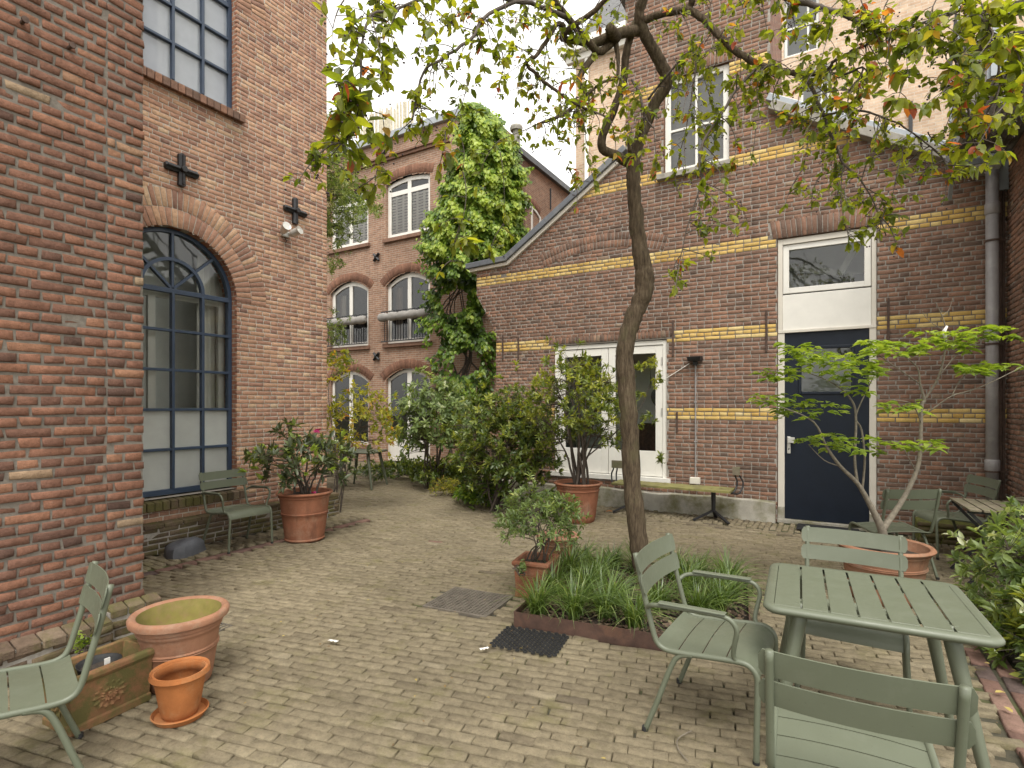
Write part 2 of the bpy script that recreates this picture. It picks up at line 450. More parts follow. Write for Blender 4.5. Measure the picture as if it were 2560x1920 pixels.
M['twig_grey'] = plain('twig_grey', (.17, .145, .11), .9, var=.35, scale=30, bmp=.3)
M['fabric'] = plain('fabric', (.27, .255, .235), .95, var=.15, scale=6, bmp=.4, bscale=25)
M['curtain'] = plain('curtain', (.68, .66, .60), .95, var=.08, scale=5)
M['room'] = plain('room', (.78, .79, .74), .9, var=.1, scale=2)
M['room_light'] = plain('room_light', (.72, .73, .69), .9, var=.1, scale=2)
M['room_dark'] = plain('room_dark', (.10, .10, .095), .9, var=.2, scale=2)
M['bamboo'] = plain('bamboo', (.50, .45, .34), .8, var=.3, scale=20)
M['moss'] = plain('moss', (.13, .135, .025), .98, var=.45, scale=18, bmp=1.0, bscale=60, dirt=(.05, .055, .02), dirt_scale=8)
M['paper'] = plain('paper', (.70, .68, .64), .9, var=.1)
M['metal_light'] = plain('metal_light', (.55, .54, .50), .35, metal=.5, var=.08)
M['berry'] = plain('berry', (.03, .012, .014), .35, var=.3)
M['glass'] = glass_mat('glass')
M['glass_sky'] = glass_mat('glass_sky', refl=1.5)
M['glass_frost'] = glass_mat('glass_frost', diffuse_share=.66, fcol=(.60, .62, .58))
M['glass_painted_sky'] = glass_mat('glass_painted_sky', diffuse_share=.42, refl=1.7, fcol=(.62, .67, .74))  # clear pane; the sky's reflection is painted in as a bluish-white diffuse layer
M['mulch_chip'] = leaf_mat('mulch_chip', [(0, (.05, .033, .022)), (.6, (.12, .08, .052)), (1, (.22, .16, .11))], .02, .8)
# foliage
M['lf_tree'] = leaf_mat('lf_tree', [(0, (.075, .105, .015)), (.35, (.150, .185, .024)), (.65, (.235, .265, .032)), (.86, (.33, .33, .042)), (.90, (.36, .27, .05)), (.94, (.38, .15, .045)), (1, (.34, .065, .04))], .58, .4)
M['lf_maple'] = leaf_mat('lf_maple', [(0, (.115, .180, .025)), (.5, (.20, .28, .045)), (1, (.32, .40, .085))], .48, .45)
M['lf_ivy'] = leaf_mat('lf_ivy', [(0, (.035, .075, .014)), (.35, (.085, .155, .022)), (.65, (.16, .255, .032)), (.85, (.27, .36, .05)), (1, (.38, .46, .08))], .4, .4)
M['lf_dark'] = leaf_mat('lf_dark', [(0, (.035, .062, .016)), (.45, (.085, .125, .026)), (.8, (.17, .205, .038)), (1, (.30, .32, .06))], .38, .35, .5)
M['lf_rhodo'] = leaf_mat('lf_rhodo', [(0, (.045, .062, .030)), (.5, (.085, .105, .050)), (.78, (.125, .150, .075)), (.82, (.24, .33, .05)), (1, (.36, .46, .09))], .28, .38, .5)
M['lf_azalea'] = leaf_mat('lf_azalea', [(0, (.065, .095, .020)), (.45, (.135, .175, .030)), (.8, (.26, .285, .04)), (1, (.40, .39, .07))], .4, .38, .5)
M['lf_pale'] = leaf_mat('lf_pale', [(0, (.075, .115, .038)), (.5, (.165, .225, .08)), (.85, (.27, .34, .13)), (1, (.58, .60, .42))], .42, .45)
M['lf_yellow'] = leaf_mat('lf_yellow', [(0, (0.125, 0.150, 0.025)), (.5, (0.263, 0.269, 0.037)), (.9, (0.400, 0.350, 0.056)), (1, (0.425, 0.213, 0.062))], .5, .45)
M['lf_grass'] = leaf_mat('lf_grass', [(0, (.050, .090, .020)), (.5, (.105, .165, .036)), (.85, (.19, .26, .07)), (1, (.34, .38, .17))], .35, .3, .7)
M['lf_litter'] = leaf_mat('lf_litter', [(0, (.09, .06, .035)), (.5, (.19, .12, .05)), (1, (.38, .30, .09))], .1, .7)
M['petal'] = leaf_mat('petal', [(0, (.35, .02, .12)), (1, (.5, .05, .2))], .3)
M['petal_white'] = leaf_mat('petal_white', [(0, (.6, .6, .5)), (1, (.75, .75, .65))], .3)

# ---------------------------------------------------------------- bricks
def quad_piece(c, w_back, w_front, cham, jit=0.0):
    """c: four (u,v) corners counter-clockwise -> 12 (u,v,w) verts: back ring, shoulder ring, face ring"""
    c = np.asarray(c, float)
    if jit: c = c + rng.normal(0, jit, (4, 2))
    e1 = np.roll(c, -1, 0) - c
    e0 = np.roll(c, 1, 0) - c
    e1 /= (np.linalg.norm(e1, axis=1, keepdims=True) + 1e-9); e0 /= (np.linalg.norm(e0, axis=1, keepdims=True) + 1e-9)
    cc = c + (e1 + e0) * cham
    out = np.zeros((12, 3))
    out[:4, :2] = c; out[:4, 2] = w_back
    out[4:8, :2] = c; out[4:8, 2] = w_front - cham
    out[8:, :2] = cc; out[8:, 2] = w_front + (rng.normal(0, jit * .6, 4) if jit else 0)
    return out
PIECE_F = [(8, 9, 10, 11), (4, 5, 9, 8), (5, 6, 10, 9), (6, 7, 11, 10), (7, 4, 8, 11), (0, 1, 5, 4), (1, 2, 6, 5), (2, 3, 7, 6), (3, 0, 4, 7)]
PIECE_NP = np.array(PIECE_F, np.int32)

def emit_pieces(pieces, fr, parent, name, rest_name, mats, limit=300, rest_kind='stuff'):
    """pieces: list of (verts uvw (12,3), rnd, material key). The ones that show largest become single parts."""
    sc = []
    Om, Um, Nm = np.array(fr.O), np.array(fr.U), np.array(fr.N)
    keys = list(dict.fromkeys(p[2] for p in pieces))
    wv = []
    for v, r, k in pieces:
        W = Om + v[:, :1] * Um + v[:, 2:] * Nm
        W[:, 2] += v[:, 1] if not fr_flat(fr) else 0
        if fr_flat(fr): W = Om + v[:, :1] * Um + v[:, 1:2] * np.array(fr.V) + v[:, 2:] * Nm
        wv.append(W)
        ctr = W[8:].mean(0)
        q = proj(*ctr)
        if q is None or not (-30 < q[0] < 2590 and -30 < q[1] < 1950): sc.append(-1); continue
        pp = [proj(*x) for x in W[8:]]
        if any(x is None for x in pp): sc.append(-1); continue
        A = 0
        for i in range(4): A += pp[i][0] * pp[(i + 1) % 4][1] - pp[(i + 1) % 4][0] * pp[i][1]
        sc.append(abs(A))
    order = np.argsort(-np.array(sc))
    pick = set(int(i) for i in order[:limit] if sc[i] > 0)
    for i in sorted(pick):
        W = wv[i]; c = W.mean(0)
        me = mesh_np(name, W - c, [PIECE_NP], [np.full(9, pieces[i][1])])
        o = link(name, me, M[pieces[i][2]], parent)
        o.location = c
    rest = [i for i in range(len(pieces)) if i not in pick]
    for gi, k in enumerate(keys):
        sel = [i for i in rest if pieces[i][2] == k]
        if not sel: continue
        V = np.concatenate([wv[i] for i in sel])
        F = (np.arange(len(sel))[:, None, None] * 12 + PIECE_NP[None]).reshape(-1, 4)
        R = np.repeat([pieces[i][1] for i in sel], 9)
        o = link(rest_name, mesh_np(rest_name, V, [F], [R]), M[k], parent)
        tag(o, kind=rest_kind)
def fr_flat(fr): return hasattr(fr, 'V')

def lay(fr, z0, rows, ch, intervals, matkey, L=.215, hd=.105, joint=.011, depth=.03, cham=.004, jit=.0012, proud=.002, bond='cross', phase=0.0):
    out = []
    for i in range(rows):
        v0, v1 = z0 + i * ch + joint / 2, z0 + (i + 1) * ch - joint / 2
        iv = intervals((v0 + v1) / 2)
        head = (bond == 'cross' and i % 2 == 1)
        p = (hd + joint * .2 if head else L)
        off = phase + (hd / 4 if head else (0 if (i // 2) % 2 == 0 else L / 2)) + ((i * .013) % .02)
        for (a, b) in iv:
            k = math.floor((a - off) / p)
            while k * p + off < b:
                s0, s1 = max(a, k * p + off + joint / 2), min(b, (k + 1) * p + off - joint / 2)
                if s1 - s0 > .03:
                    w = proud + rng.normal(0, proud)
                    dv = rng.normal(0, .0012)
                    q = quad_piece([(s0, v0 + dv), (s1, v0 + dv), (s1, v1 + dv), (s0, v1 + dv)], -depth, w, cham, jit)
                    out.append((q, float(np.clip(rng.normal(.48, .21), 0, 1)), matkey(i, (s0 + s1) / 2)))
                k += 1
    return out
def ring(uc, vc, r0, r1, a0, a1, n, key, joint=.010, depth=.03, w=.004, cham=.003, jit=.001):
    out = []
    for i in range(n):
        t0, t1 = a0 + (a1 - a0) * i / n, a0 + (a1 - a0) * (i + 1) / n
        g0, g1 = joint / 2 / r0, joint / 2 / r1
        c = [(uc + r0 * math.cos(t0 + g0), vc + r0 * math.sin(t0 + g0)), (uc + r1 * math.cos(t0 + g1), vc + r1 * math.sin(t0 + g1)),
             (uc + r1 * math.cos(t1 - g1), vc + r1 * math.sin(t1 - g1)), (uc + r0 * math.cos(t1 - g0), vc + r0 * math.sin(t1 - g0))]
        out.append((quad_piece(c, -depth, w + rng.normal(0, .0015), cham, jit), float(np.clip(rng.normal(.5, .25), 0, 1)), key))
    return out
def strips(mb, fr, z0, rows, ch, intervals, w=-.005):
    for i in range(rows):
        v0, v1 = z0 + i * ch, z0 + (i + 1) * ch
        for (a, b) in intervals((v0 + v1) / 2):
            mb.add([fr.P(a, v0, w), fr.P(b, v0, w), fr.P(b, v1, w), fr.P(a, v1, w)], [(0, 1, 2, 3)])
def subtract(iv, holes):
    for (h0, h1) in holes:
        out = []
        for (a, b) in iv:
            if h1 <= a or h0 >= b: out.append((a, b)); continue
            if h0 > a: out.append((a, h0))
            if h1 < b: out.append((h1, b))
        iv = out
    return iv
def reveal(mb, fr, u0, u1, v0, v1, dep, top=True, bottom=True):
    P = fr.P
    q = [[P(u0, v0, 0), P(u0, v1, 0), P(u0, v1, -dep), P(u0, v0, -dep)], [P(u1, v0, 0), P(u1, v1, 0), P(u1, v1, -dep), P(u1, v0, -dep)]]
    if top: q.append([P(u0, v1, 0), P(u1, v1, 0), P(u1, v1, -dep), P(u0, v1, -dep)])
    if bottom: q.append([P(u0, v0, 0), P(u1, v0, 0), P(u1, v0, -dep), P(u0, v0, -dep)])
    for x in q: mb.add(x, [(0, 1, 2, 3)])
def room(parent, fr, u0, u1, v0, v1, w0, w1, mat):
    mb = MB(); P = fr.P
    for q in ([P(u0, v0, w0), P(u1, v0, w0), P(u1, v0, w1), P(u0, v0, w1)], [P(u0, v1, w0), P(u1, v1, w0), P(u1, v1, w1), P(u0, v1, w1)],
              [P(u0, v0, w0), P(u0, v1, w0), P(u0, v1, w1), P(u0, v0, w1)], [P(u1, v0, w0), P(u1, v1, w0), P(u1, v1, w1), P(u1, v0, w1)],
              [P(u0, v0, w1), P(u1, v0, w1), P(u1, v1, w1), P(u0, v1, w1)]):
        mb.add(q, [(0, 1, 2, 3)])
    return mb.build('room', mat, parent)
def window_rect(parent, fr, u0, u1, v0, v1, w, fw, us, vs_, mat, glass, bw=.035, th=.06, name='window', arch=0.0, sash=None):
    """frame + glazing bars + one pane per light; arch = rise of a segmental head"""
    mb = MB()
    def top(u):
        if not arch: return v1
        c = (u - (u0 + u1) / 2) / ((u1 - u0) / 2)
        return v1 - arch * c * c
    mb.fbox(fr, u0, u0 + fw, v0, top(u0 + fw), w - th, w)
    mb.fbox(fr, u1 - fw, u1, v0, top(u1 - fw), w - th, w)
    mb.fbox(fr, u0 + fw, u1 - fw, v0, v0 + fw, w - th, w)
    n = 10 if arch else 1
    for i in range(n):
        a, b = u0 + fw + (u1 - u0 - 2 * fw) * i / n, u0 + fw + (u1 - u0 - 2 * fw) * (i + 1) / n
        P = fr.P
        ta, tb = top(a), top(b)
        mb.hexa([P(a, ta - fw, w - th), P(b, tb - fw, w - th), P(b, tb - fw, w), P(a, ta - fw, w), P(a, ta, w - th), P(b, tb, w - th), P(b, tb, w), P(a, ta, w)])
    win = mb.build(name, mat, parent, bevel=.004)
    for u in us:
        b = MB(); b.fbox(fr, u - bw / 2, u + bw / 2, v0 + fw, top(u) - fw + .01, w - th + .01, w - .004)
        b.build('glazing_bar', mat, win, bevel=.003)
    for v in vs_:
        b = MB(); b.fbox(fr, u0 + fw, u1 - fw, v - bw / 2, v + bw / 2, w - th + .013, w - .007)
        b.build('glazing_bar', mat, win, bevel=.003)
    U = [u0 + fw] + list(us) + [u1 - fw]; V = [v0 + fw] + list(vs_) + [None]
    for i in range(len(U) - 1):
        for j in range(len(V) - 1):
            a, b = U[i], U[i + 1]
            if V[j + 1] is None:
                pts = [(a, V[j]), (b, V[j])] + [(b + (a - b) * k / 6, top(b + (a - b) * k / 6) - fw) for k in range(7)]
            else:
                pts = [(a, V[j]), (b, V[j]), (b, V[j + 1]), (a, V[j + 1])]
            g = MB(); g.add([fr.P(x, y, w - th * .55) for x, y in pts], [tuple(range(len(pts)))])
            g.build('pane', glass, win)
    return win
def sill_row(parent, fr, u0, u1, v0, v1, w0, w1, key, n, name='sill_brick', drop=.02):
    """a row of bricks on edge forming a sill, sloping outwards"""
    for i in range(n):
        a, b = u0 + (u1 - u0) * i / n + .004, u0 + (u1 - u0) * (i + 1) / n - .004
        mb = MB(); P = fr.P
        j = rng.normal(0, .003)
        c = P((a + b) / 2, (v0 + v1) / 2, (w0 + w1) / 2)
        pts = [P(a, v0 - drop, w1 + j), P(b, v0 - drop, w1 + j), P(b, v0, w0), P(a, v0, w0), P(a, v1 - drop, w1 + j), P(b, v1 - drop, w1 + j), P(b, v1, w0), P(a, v1, w0)]
        mb.hexa([p - c for p in pts], r=float(np.clip(rng.normal(.5, .25), 0, 1)))
        o = mb.build(name, M[key], parent, bevel=.006, seg=1); o.location = c
# ================================================================ ground
gb = MB(); gb.add([(-80, -60, -.012), (80, -60, -.012), (80, 100, -.012), (-80, 100, -.012)], [(0, 1, 2, 3)])
ground = tag(gb.build('ground', M['joint_soil']), kind='structure')

pav = empty('paving'); tag(pav, kind='structure')
PA = math.radians(12)
class FlatFrame:
    def __init__(s, O, U, V):
        s.O, s.U, s.V, s.N = Vector(O), Vector(U), Vector(V), Vector((0, 0, 1))
ff = FlatFrame((0, 0, 0), (math.cos(PA), math.sin(PA), 0), (-math.sin(PA), math.cos(PA), 0))
P_DIR, P_ORT = Vector((math.cos(math.radians(8)), math.sin(math.radians(8)), 0)), Vector((-math.sin(math.radians(8)), math.cos(math.radians(8)), 0))
P_ORG = Vector((-2.07, 3.53, 0))
def in_planter(x, y):
    q = Vector((x, y, 0)) - P_ORG
    return -.02 < q.dot(P_DIR) < 1.66 and -.02 < q.dot(P_ORT) < 1.74
def in_grate(x, y): return abs(x + 2.65) < .30 and abs(y - 3.77) < .27
def on_field(x, y):
    if in_planter(x, y) or in_grate(x, y): return False
    if x < -5.72 and y < 5.75: return False                      # strip along the left building
    if x < -6.0 - (y - 5.75) * 1.2 and y >= 5.75 and False: return False
    if x < -4.16 and y < 2.2: return False
    if y > 7.72 and x > -5.6: return False                       # strip along the gabled wall
    if x > .72 and y < 5.2: return False                         # planting bed
    if x > 1.74: return False
    if x < -15 or y > 11.7 or y < -1.2: return False
    q = proj(x, y, 0)
    return q is not None and q[2] > .9 and -250 < q[0] < 2850
pieces = []
rowp, Lp, jt = .0735, .188, .006
undul = lambda x, y: .006 * math.sin(1.3 * x + .6 * y) + .005 * math.sin(2.9 * y - 1.7 * x)
for i in range(-70, 250):
    v = i * rowp
    sh = (i % 2) * Lp / 2 + rng.normal(0, .012)
    for k in range(-120, 75):
        u = k * Lp + sh
        x, y = u * math.cos(PA) - v * math.sin(PA), u * math.sin(PA) + v * math.cos(PA)
        if not on_field(x, y): continue
        a = Lp / 2 - jt / 2 + rng.normal(0, .0016); b = rowp / 2 - .0048 + rng.normal(0, .0011)
        th = rng.normal(0, .007); du, dv = rng.normal(0, .002, 2)
        cs, sn = math.cos(th), math.sin(th)
        c = [(u + du + cs * p - sn * q, v + dv + sn * p + cs * q) for p, q in ((-a, -b), (a, -b), (a, b), (-a, b))]
        pc = quad_piece(c, -.03, .012 + undul(x, y) + rng.normal(0, .0020), .0035, .0014)
        pc[8:, 2] += rng.normal(0, .0022) * np.array([-1, 1, 1, -1]) + rng.normal(0, .0016) * np.array([-1, -1, 1, 1])
        key = 'paver' if rng.random() > .0015 else 'paver_red'
        pieces.append((pc, float(np.clip(rng.normal(.52, .15), 0, 1)), key))
emit_pieces(pieces, ff, pav, 'paver', 'pavers', None)
# border strips: bricks laid the other way, and a gutter line
fs = FlatFrame((0, 0, 0), (1, 0, 0), (0, 1, 0))
pieces = []
def strip_block(x0, x1, y0, y1, lx, ly, key='paver', mean=.45, half=True):
    nx, ny = int(round((x1 - x0) / lx)), int(round((y1 - y0) / ly))
    for i in range(nx):
        for j in range(ny):
            o = (ly / 2 if (half and i % 2) else 0) if ly > lx else 0
            ox = (lx / 2 if (half and j % 2) else 0) if lx >= ly else 0
            cx, cy_ = x0 + (i + .5) * lx + ox, y0 + (j + .5) * ly + o
            if cx + lx / 2 > x1 + .01 or cy_ + ly / 2 > y1 + .01 or in_grate(cx, cy_): continue
            a, b = lx / 2 - .005, ly / 2 - .005
            c = [(cx - a, cy_ - b), (cx + a, cy_ - b), (cx + a, cy_ + b), (cx - a, cy_ + b)]
            q = quad_piece(c, -.03, .012 + rng.normal(0, .003) + undul(cx, cy_), .006, .0018)
            pieces.append((q, float(np.clip(rng.normal(mean, .22), 0, 1)), key))
strip_block(-6.46, -5.86, 2.05, 5.75, .188, .0735)
strip_block(-5.86, -5.74, 2.05, 5.75, .115, .205, 'paver_red', half=False)
strip_block(-5.55, 1.7, 8.0, 8.58, .0735, .188)
strip_block(-5.55, 1.7, 7.76, 7.99, .188, .0735, 'paver', .35)
strip_block(.74, .84, 2.2, 5.2, .10, .21, 'paver_red', half=False)
strip_block(.86, .96, 2.3, 5.2, .10, .21, 'paver_red', half=False)
emit_pieces(pieces, fs, pav, 'border_paver', 'border_pavers', None, limit=250)
# planting bed at the right
bd = MB(); n = 20
for i in range(n):
    for j in range(n):
        x0, x1 = .97 + (1.78 - .97) * i / n, .97 + (1.78 - .97) * (i + 1) / n
        y0, y1 = 2.2 + 3.0 * j / n, 2.2 + 3.0 * (j + 1) / n
        h = lambda x, y: .02 + .03 * math.sin(x * 9 + y * 7) * math.sin(y * 5.3)
        bd.add([(x0, y0, h(x0, y0)), (x1, y0, h(x1, y0)), (x1, y1, h(x1, y1)), (x0, y1, h(x0, y1))], [(0, 1, 2, 3)])
tag(bd.build('planting_bed', M['soil']), kind='structure')

def shell(parent, polys, mat, name='outer_wall'):
    mb = MB()
    for p in polys: mb.add(p, [tuple(range(len(p)))])
    return mb.build(name, mat, parent)

M['tex_red_x'] = brick_tex_mat('tex_red_x', 0, (.30, .135, .085), (.40, .20, .12), (.42, .38, .32))
M['tex_red_y'] = brick_tex_mat('tex_red_y', 1, (.30, .135, .085), (.40, .20, .12), (.42, .38, .32))
M['tex_far_x'] = brick_tex_mat('tex_far_x', 0, (.28, .165, .112), (.38, .225, .150), (.42, .365, .30))
M['tex_far_y_lit'] = brick_tex_mat('tex_far_y_lit', 1, (.30, .175, .118), (.40, .235, .155), (.42, .36, .30))  # same brick as the front, lightened: the side wall's light is in the colour
M['tex_pale_x'] = brick_tex_mat('tex_pale_x', 0, (.52, .36, .25), (.62, .47, .34), (.60, .52, .42))
M['tex_brown_y'] = brick_tex_mat('tex_brown_y', 1, (.20, .105, .08), (.28, .14, .10), (.30, .27, .23))

# ================================================================ left building: tall wall with arched windows
LB = empty('arched_window_building', (-6.6, 4, 0), label='tall orange brick building with blue arched windows at the left', cat='building')
LB.location = (0, 0, 0)
fl = Frame((-6.6, 0, 0), (0, 1, 0), (1, 0, 0))
CH = .056
WC, WR = 3.51, .73
def arch_hole(v, base, spring, R):
    if base <= v < spring: return [(WC - WR, WC + WR)]
    if spring <= v < spring + R:
        h = math.sqrt(R * R - (v - spring) ** 2)
        return [(WC - h, WC + h)]
    return []
def iv_left(v):
    return subtract([(1.2, 5.68)], arch_hole(v, .52, 3.0, 1.15) + arch_hole(v, 5.32, 6.78, 1.15))
def iv_left_mortar(v):
    return subtract([(1.2, 5.68)], arch_hole(v, .52, 3.0, WR) + arch_hole(v, 5.32, 6.78, WR))
pcs = lay(fl, 0, 160, CH, iv_left, lambda i, u: 'brick_orange', L=.215, hd=.107, joint=.010, proud=.001, cham=.003)
for sp in (3.0, 6.78):
    pcs += ring(WC, sp, WR, WR + .205, -.02, math.pi + .02, 40, 'brick_orange')
    pcs += ring(WC, sp, WR + .213, WR + .42, -.02, math.pi + .02, 54, 'brick_orange')
mb = MB(); strips(mb, fl, 0, 320, CH / 2, iv_left_mortar)
mb.build('mortar_bed', M['mortar'], LB)
emit_pieces(pcs, fl, LB, 'brick', 'brickwork', None)
sh = [[(-6.61, 5.675, 0), (-14, 5.675, 0), (-14, 5.675, 9.0), (-6.61, 5.675, 9.0)]]
shell(LB, sh, M['tex_red_x'], 'side_wall')
shell(LB, [[(-6.6, 1.2, 9.0), (-6.6, 5.68, 9.0), (-14, 5.68, 9.0), (-14, 1.2, 9.0)], [(-14, 1.2, 0), (-14, 5.68, 0), (-14, 5.68, 9), (-14, 1.2, 9)], [(-6.6, 1.2, 0), (-14, 1.2, 0), (-14, 1.2, 9), (-6.6, 1.2, 9)]], M['tex_red_y'], 'rear_wall')
# plinth
fp = Frame((-6.47, 0, 0), (0, 1, 0), (1, 0, 0))
ivp = lambda v: [(1.2, 5.80)]
mb = MB(); strips(mb, fp, 0, 5, .06, ivp); mb.box(-6.62, -6.478, 1.2, 5.79, 0, .30)
pl = mb.build('plinth', M['mortar_grey'], LB)
pc2 = lay(fp, 0, 5, .06, ivp, lambda i, u: 'brick_mossy', L=.215, joint=.012, proud=.004, jit=.003, cham=.006, bond='half')
emit_pieces(pc2, fp, pl, 'plinth_brick', 'plinth_brickwork', None, limit=90)
sill_row(pl, fp, 1.2, 5.80, .30, .345, -.14, .012, 'brick_mossy', 22, 'ledge_brick', drop=.008)

def arched_window(base, spring, frost_rows, glass, rows, name):
    mb = MB(); w0, w1 = -.17, -.10
    R = WR - .005
    mb.fbox(fl, WC - R, WC - R + .045, base, spring, w0, w1); mb.fbox(fl, WC + R - .045, WC + R, base, spring, w0, w1)
    mb.fbox(fl, WC - R + .045, WC + R - .045, base, base + .06, w0, w1)
    n = 28
    for i in range(n):
        a, b = math.pi * i / n, math.pi * (i + 1) / n
        P = lambda r, t, ww: fl.P(WC + r * math.cos(t), spring + r * math.sin(t), ww)
        mb.hexa([P(R - .045, a, w0), P(R - .045, b, w0), P(R - .045, b, w1), P(R - .045, a, w1), P(R, a, w0), P(R, b, w0), P(R, b, w1), P(R, a, w1)])
    win = mb.build(name, M['navy_frame'], LB)
    us = [WC - .352, WC, WC + .352]
    for u in us:
        b = MB(); b.fbox(fl, u - .016, u + .016, base + .06, spring - .02, w0 + .015, w1 + .012); b.build('glazing_bar', M['navy_frame'], win, bevel=.004)
    vz = [base + .06 + (spring - base - .06) * k / rows for k in range(1, rows + 1)]
    for v in vz:
        t = .028 if v == vz[-1] else .016
        b = MB(); b.fbox(fl, WC - R + .045, WC + R - .045, v - t, v + t, w0 + .018, w1 + .006); b.build('glazing_bar', M['navy_frame'], win, bevel=.004)
    # fan light
    b = MB(); r1 = .352
    for i in range(18):
        a, c = math.pi * i / 18, math.pi * (i + 1) / 18
        P = lambda r, t, ww: fl.P(WC + r * math.cos(t), spring + .02 + r * math.sin(t), ww)
        b.hexa([P(r1 - .02, a, w0 + .02), P(r1 - .02, c, w0 + .02), P(r1 - .02, c, w1 + .01), P(r1 - .02, a, w1 + .01), P(r1 + .02, a, w0 + .02), P(r1 + .02, c, w0 + .02), P(r1 + .02, c, w1 + .01), P(r1 + .02, a, w1 + .01)])
    b.build('fan_bar', M['navy_frame'], win)
    for a in (math.pi / 4, math.pi / 2, 3 * math.pi / 4):
        b = MB(); b.bar(fl.P(WC + .02 * math.cos(a), spring + .02 + .02 * math.sin(a), w1 - .03), fl.P(WC + (R - .04) * math.cos(a), spring + (R - .04) * math.sin(a), w1 - .03), .028, .05, up=fl.N)
        b.build('fan_bar', M['navy_frame'], win)
    U = [WC - R + .045] + us + [WC + R - .045]; V = [base + .06] + vz
    for i in range(4):
        for j in range(rows):
            g = MB(); g.add([fl.P(U[i], V[j], -.14), fl.P(U[i + 1], V[j], -.14), fl.P(U[i + 1], V[j + 1], -.14), fl.P(U[i], V[j + 1], -.14)], [(0, 1, 2, 3)])
            g.build('pane', M['glass_frost'] if j < frost_rows else glass, win)
    for k in range(4):
        g = MB(); a0, a1 = math.pi * k / 4, math.pi * (k + 1) / 4
        pts = [(WC, spring)] + [(WC + (R - .04) * math.cos(a0 + (a1 - a0) * q / 8), spring + (R - .04) * math.sin(a0 + (a1 - a0) * q / 8)) for q in range(9)]
        g.add([fl.P(u, v, -.14) for u, v in pts], [tuple(range(len(pts)))]); g.build('pane', glass, win)
    # reveal
    rv = MB()
    for i in range(36):
        a, c = math.pi * i / 36, math.pi * (i + 1) / 36
        q = [(WC + WR * math.cos(t), spring + WR * math.sin(t)) for t in (a, c)]
        rv.add([fl.P(*q[0], 0), fl.P(*q[1], 0), fl.P(*q[1], -.3), fl.P(*q[0], -.3)], [(0, 1, 2, 3)])
    reveal(rv, fl, WC - WR, WC + WR, base - .02, spring, .3, top=False)
    rv.build('reveal', M['tex_red_x'], LB)
    return win
w1_ = arched_window(.62, 3.0, 2, M['glass'], 5, 'arched_window')
w2_ = arched_window(5.42, 6.78, 0, M['glass_painted_sky'], 3, 'arched_window')
sill_row(LB, fl, WC - WR - .06, WC + WR + .08, .50, .60, -.12, .075, 'brick_mossy', 19, drop=.03)
sill_row(LB, fl, WC - WR - .06, WC + WR + .08, 5.31, 5.41, -.12, .075, 'brick_brown', 19, drop=.03)
room(LB, fl, 2.55, 4.45, .5, 4.0, -.30, -1.15, M['room'])
room(LB, fl, 2.2, 5.4, 5.0, 8.4, -.30, -3.0, M['room_light'])
# inner secondary window and curtains
mb = MB()
for u in (WC - .16, WC + .68): mb.fbox(fl, u - .04, u + .04, .62, 3.0, -.30, -.25)
mb.fbox(fl, WC - .7, WC + .7, 2.93, 3.0, -.30, -.255)
mb.build('inner_frame', M['white_paint'], LB)
def curtain(parent, fr, u0, u1, v0, v1, w, folds=10, amp=.03, mat='curtain', taper=0.0):
    mb = MB(); n = folds * 6; m = 8
    for j in range(m + 1):
        v = v0 + (v1 - v0) * j / m
        for i in range(n + 1):
            t = i / n
            u = u0 + (u1 - u0) * (t * (1 - taper * (1 - j / m)))
            mb.v.append(tuple(fr.P(u, v, w + amp * math.sin(t * folds * 2 * math.pi + .6 * j / m))))
    for j in range(m):
        for i in range(n):
            a = j * (n + 1) + i
            mb.f.append([a, a + 1, a + n + 2, a + n + 1]); mb.r.append(.5); mb.m.append(0)
    return mb.build('curtain', M[mat], parent, smooth=True)
curtain(LB, fl, WC + .45, WC + .74, .7, 3.6, -.42, 4, .03)
curtain(LB, fl, WC - .02, WC + .74, 5.42, 7.6, -.42, 9, .035, taper=.0)
curtain(LB, fl, WC - .74, WC - .3, 5.42, 7.6, -.5, 5, .03)

# iron wall anchors (crosses) and spotlights
def cross_anchor(name, P0, nrm, size, label, turn=0.0):
    mb = MB(); n = Vector(nrm); up = Vector((0, 0, 1)); sd_ = up.cross(n).normalized()
    root = empty(name, P0, label=label, cat='wall anchor')
    for k in range(2):
        a = turn + k * math.pi / 2
        d = sd_ * math.cos(a) + up * math.sin(a)
        q = MB(); s_ = d.cross(n)
        pts, w_ = [], []
        for t in (-1, -.93, -.75, -.2, .2, .75, .93, 1):
            pts.append(d * t * size + n * .035); w_.append((.20 if abs(t) < .3 else .17 + .05 * abs(t) if abs(t) < .95 else .12) * size)
        for i in range(len(pts) - 1):
            for sgn in (-1, 1):
                a0, a1 = pts[i], pts[i + 1]
                e0, e1 = s_ * w_[i] * sgn, s_ * w_[i + 1] * sgn
                q.add([a0 - n * .034, a1 - n * .034, a1 + e1 - n * .034, a0 + e0 - n * .034, a0 + n * (.018 + .004 * k), a1 + n * (.018 + .004 * k), a1 + e1, a0 + e0],
                      [(0, 1, 5, 4), (4, 5, 6, 7), (7, 6, 2, 3), (0, 4, 7, 3), (1, 2, 6, 5)])
        q.build('arm', M['black_iron'], root)
        r_ = MB(); r_.tube([d * -.9 * size + n * .058, d * .9 * size + n * .058], .075 * size, 6); r_.build('rib', M['black_iron'], root)
    b = MB(); b.tube([n * .03, n * .10], .20 * size, 6); b.build('bolt', M['black_iron'], root, bevel=.004)
    return root
cross_anchor('cross_anchor', (-6.595, 3.54, 4.40), (1, 0, 0), .19, 'larger black iron cross anchor above the blue arched window')
cross_anchor('cross_anchor', (-6.595, 5.10, 4.40), (1, 0, 0), .185, 'black iron cross anchor above the pair of spotlights')
sp = empty('twin_spotlight', (-6.59, 4.93, 4.03), label='pair of small silver spotlights on the orange brick wall', cat='spotlight')
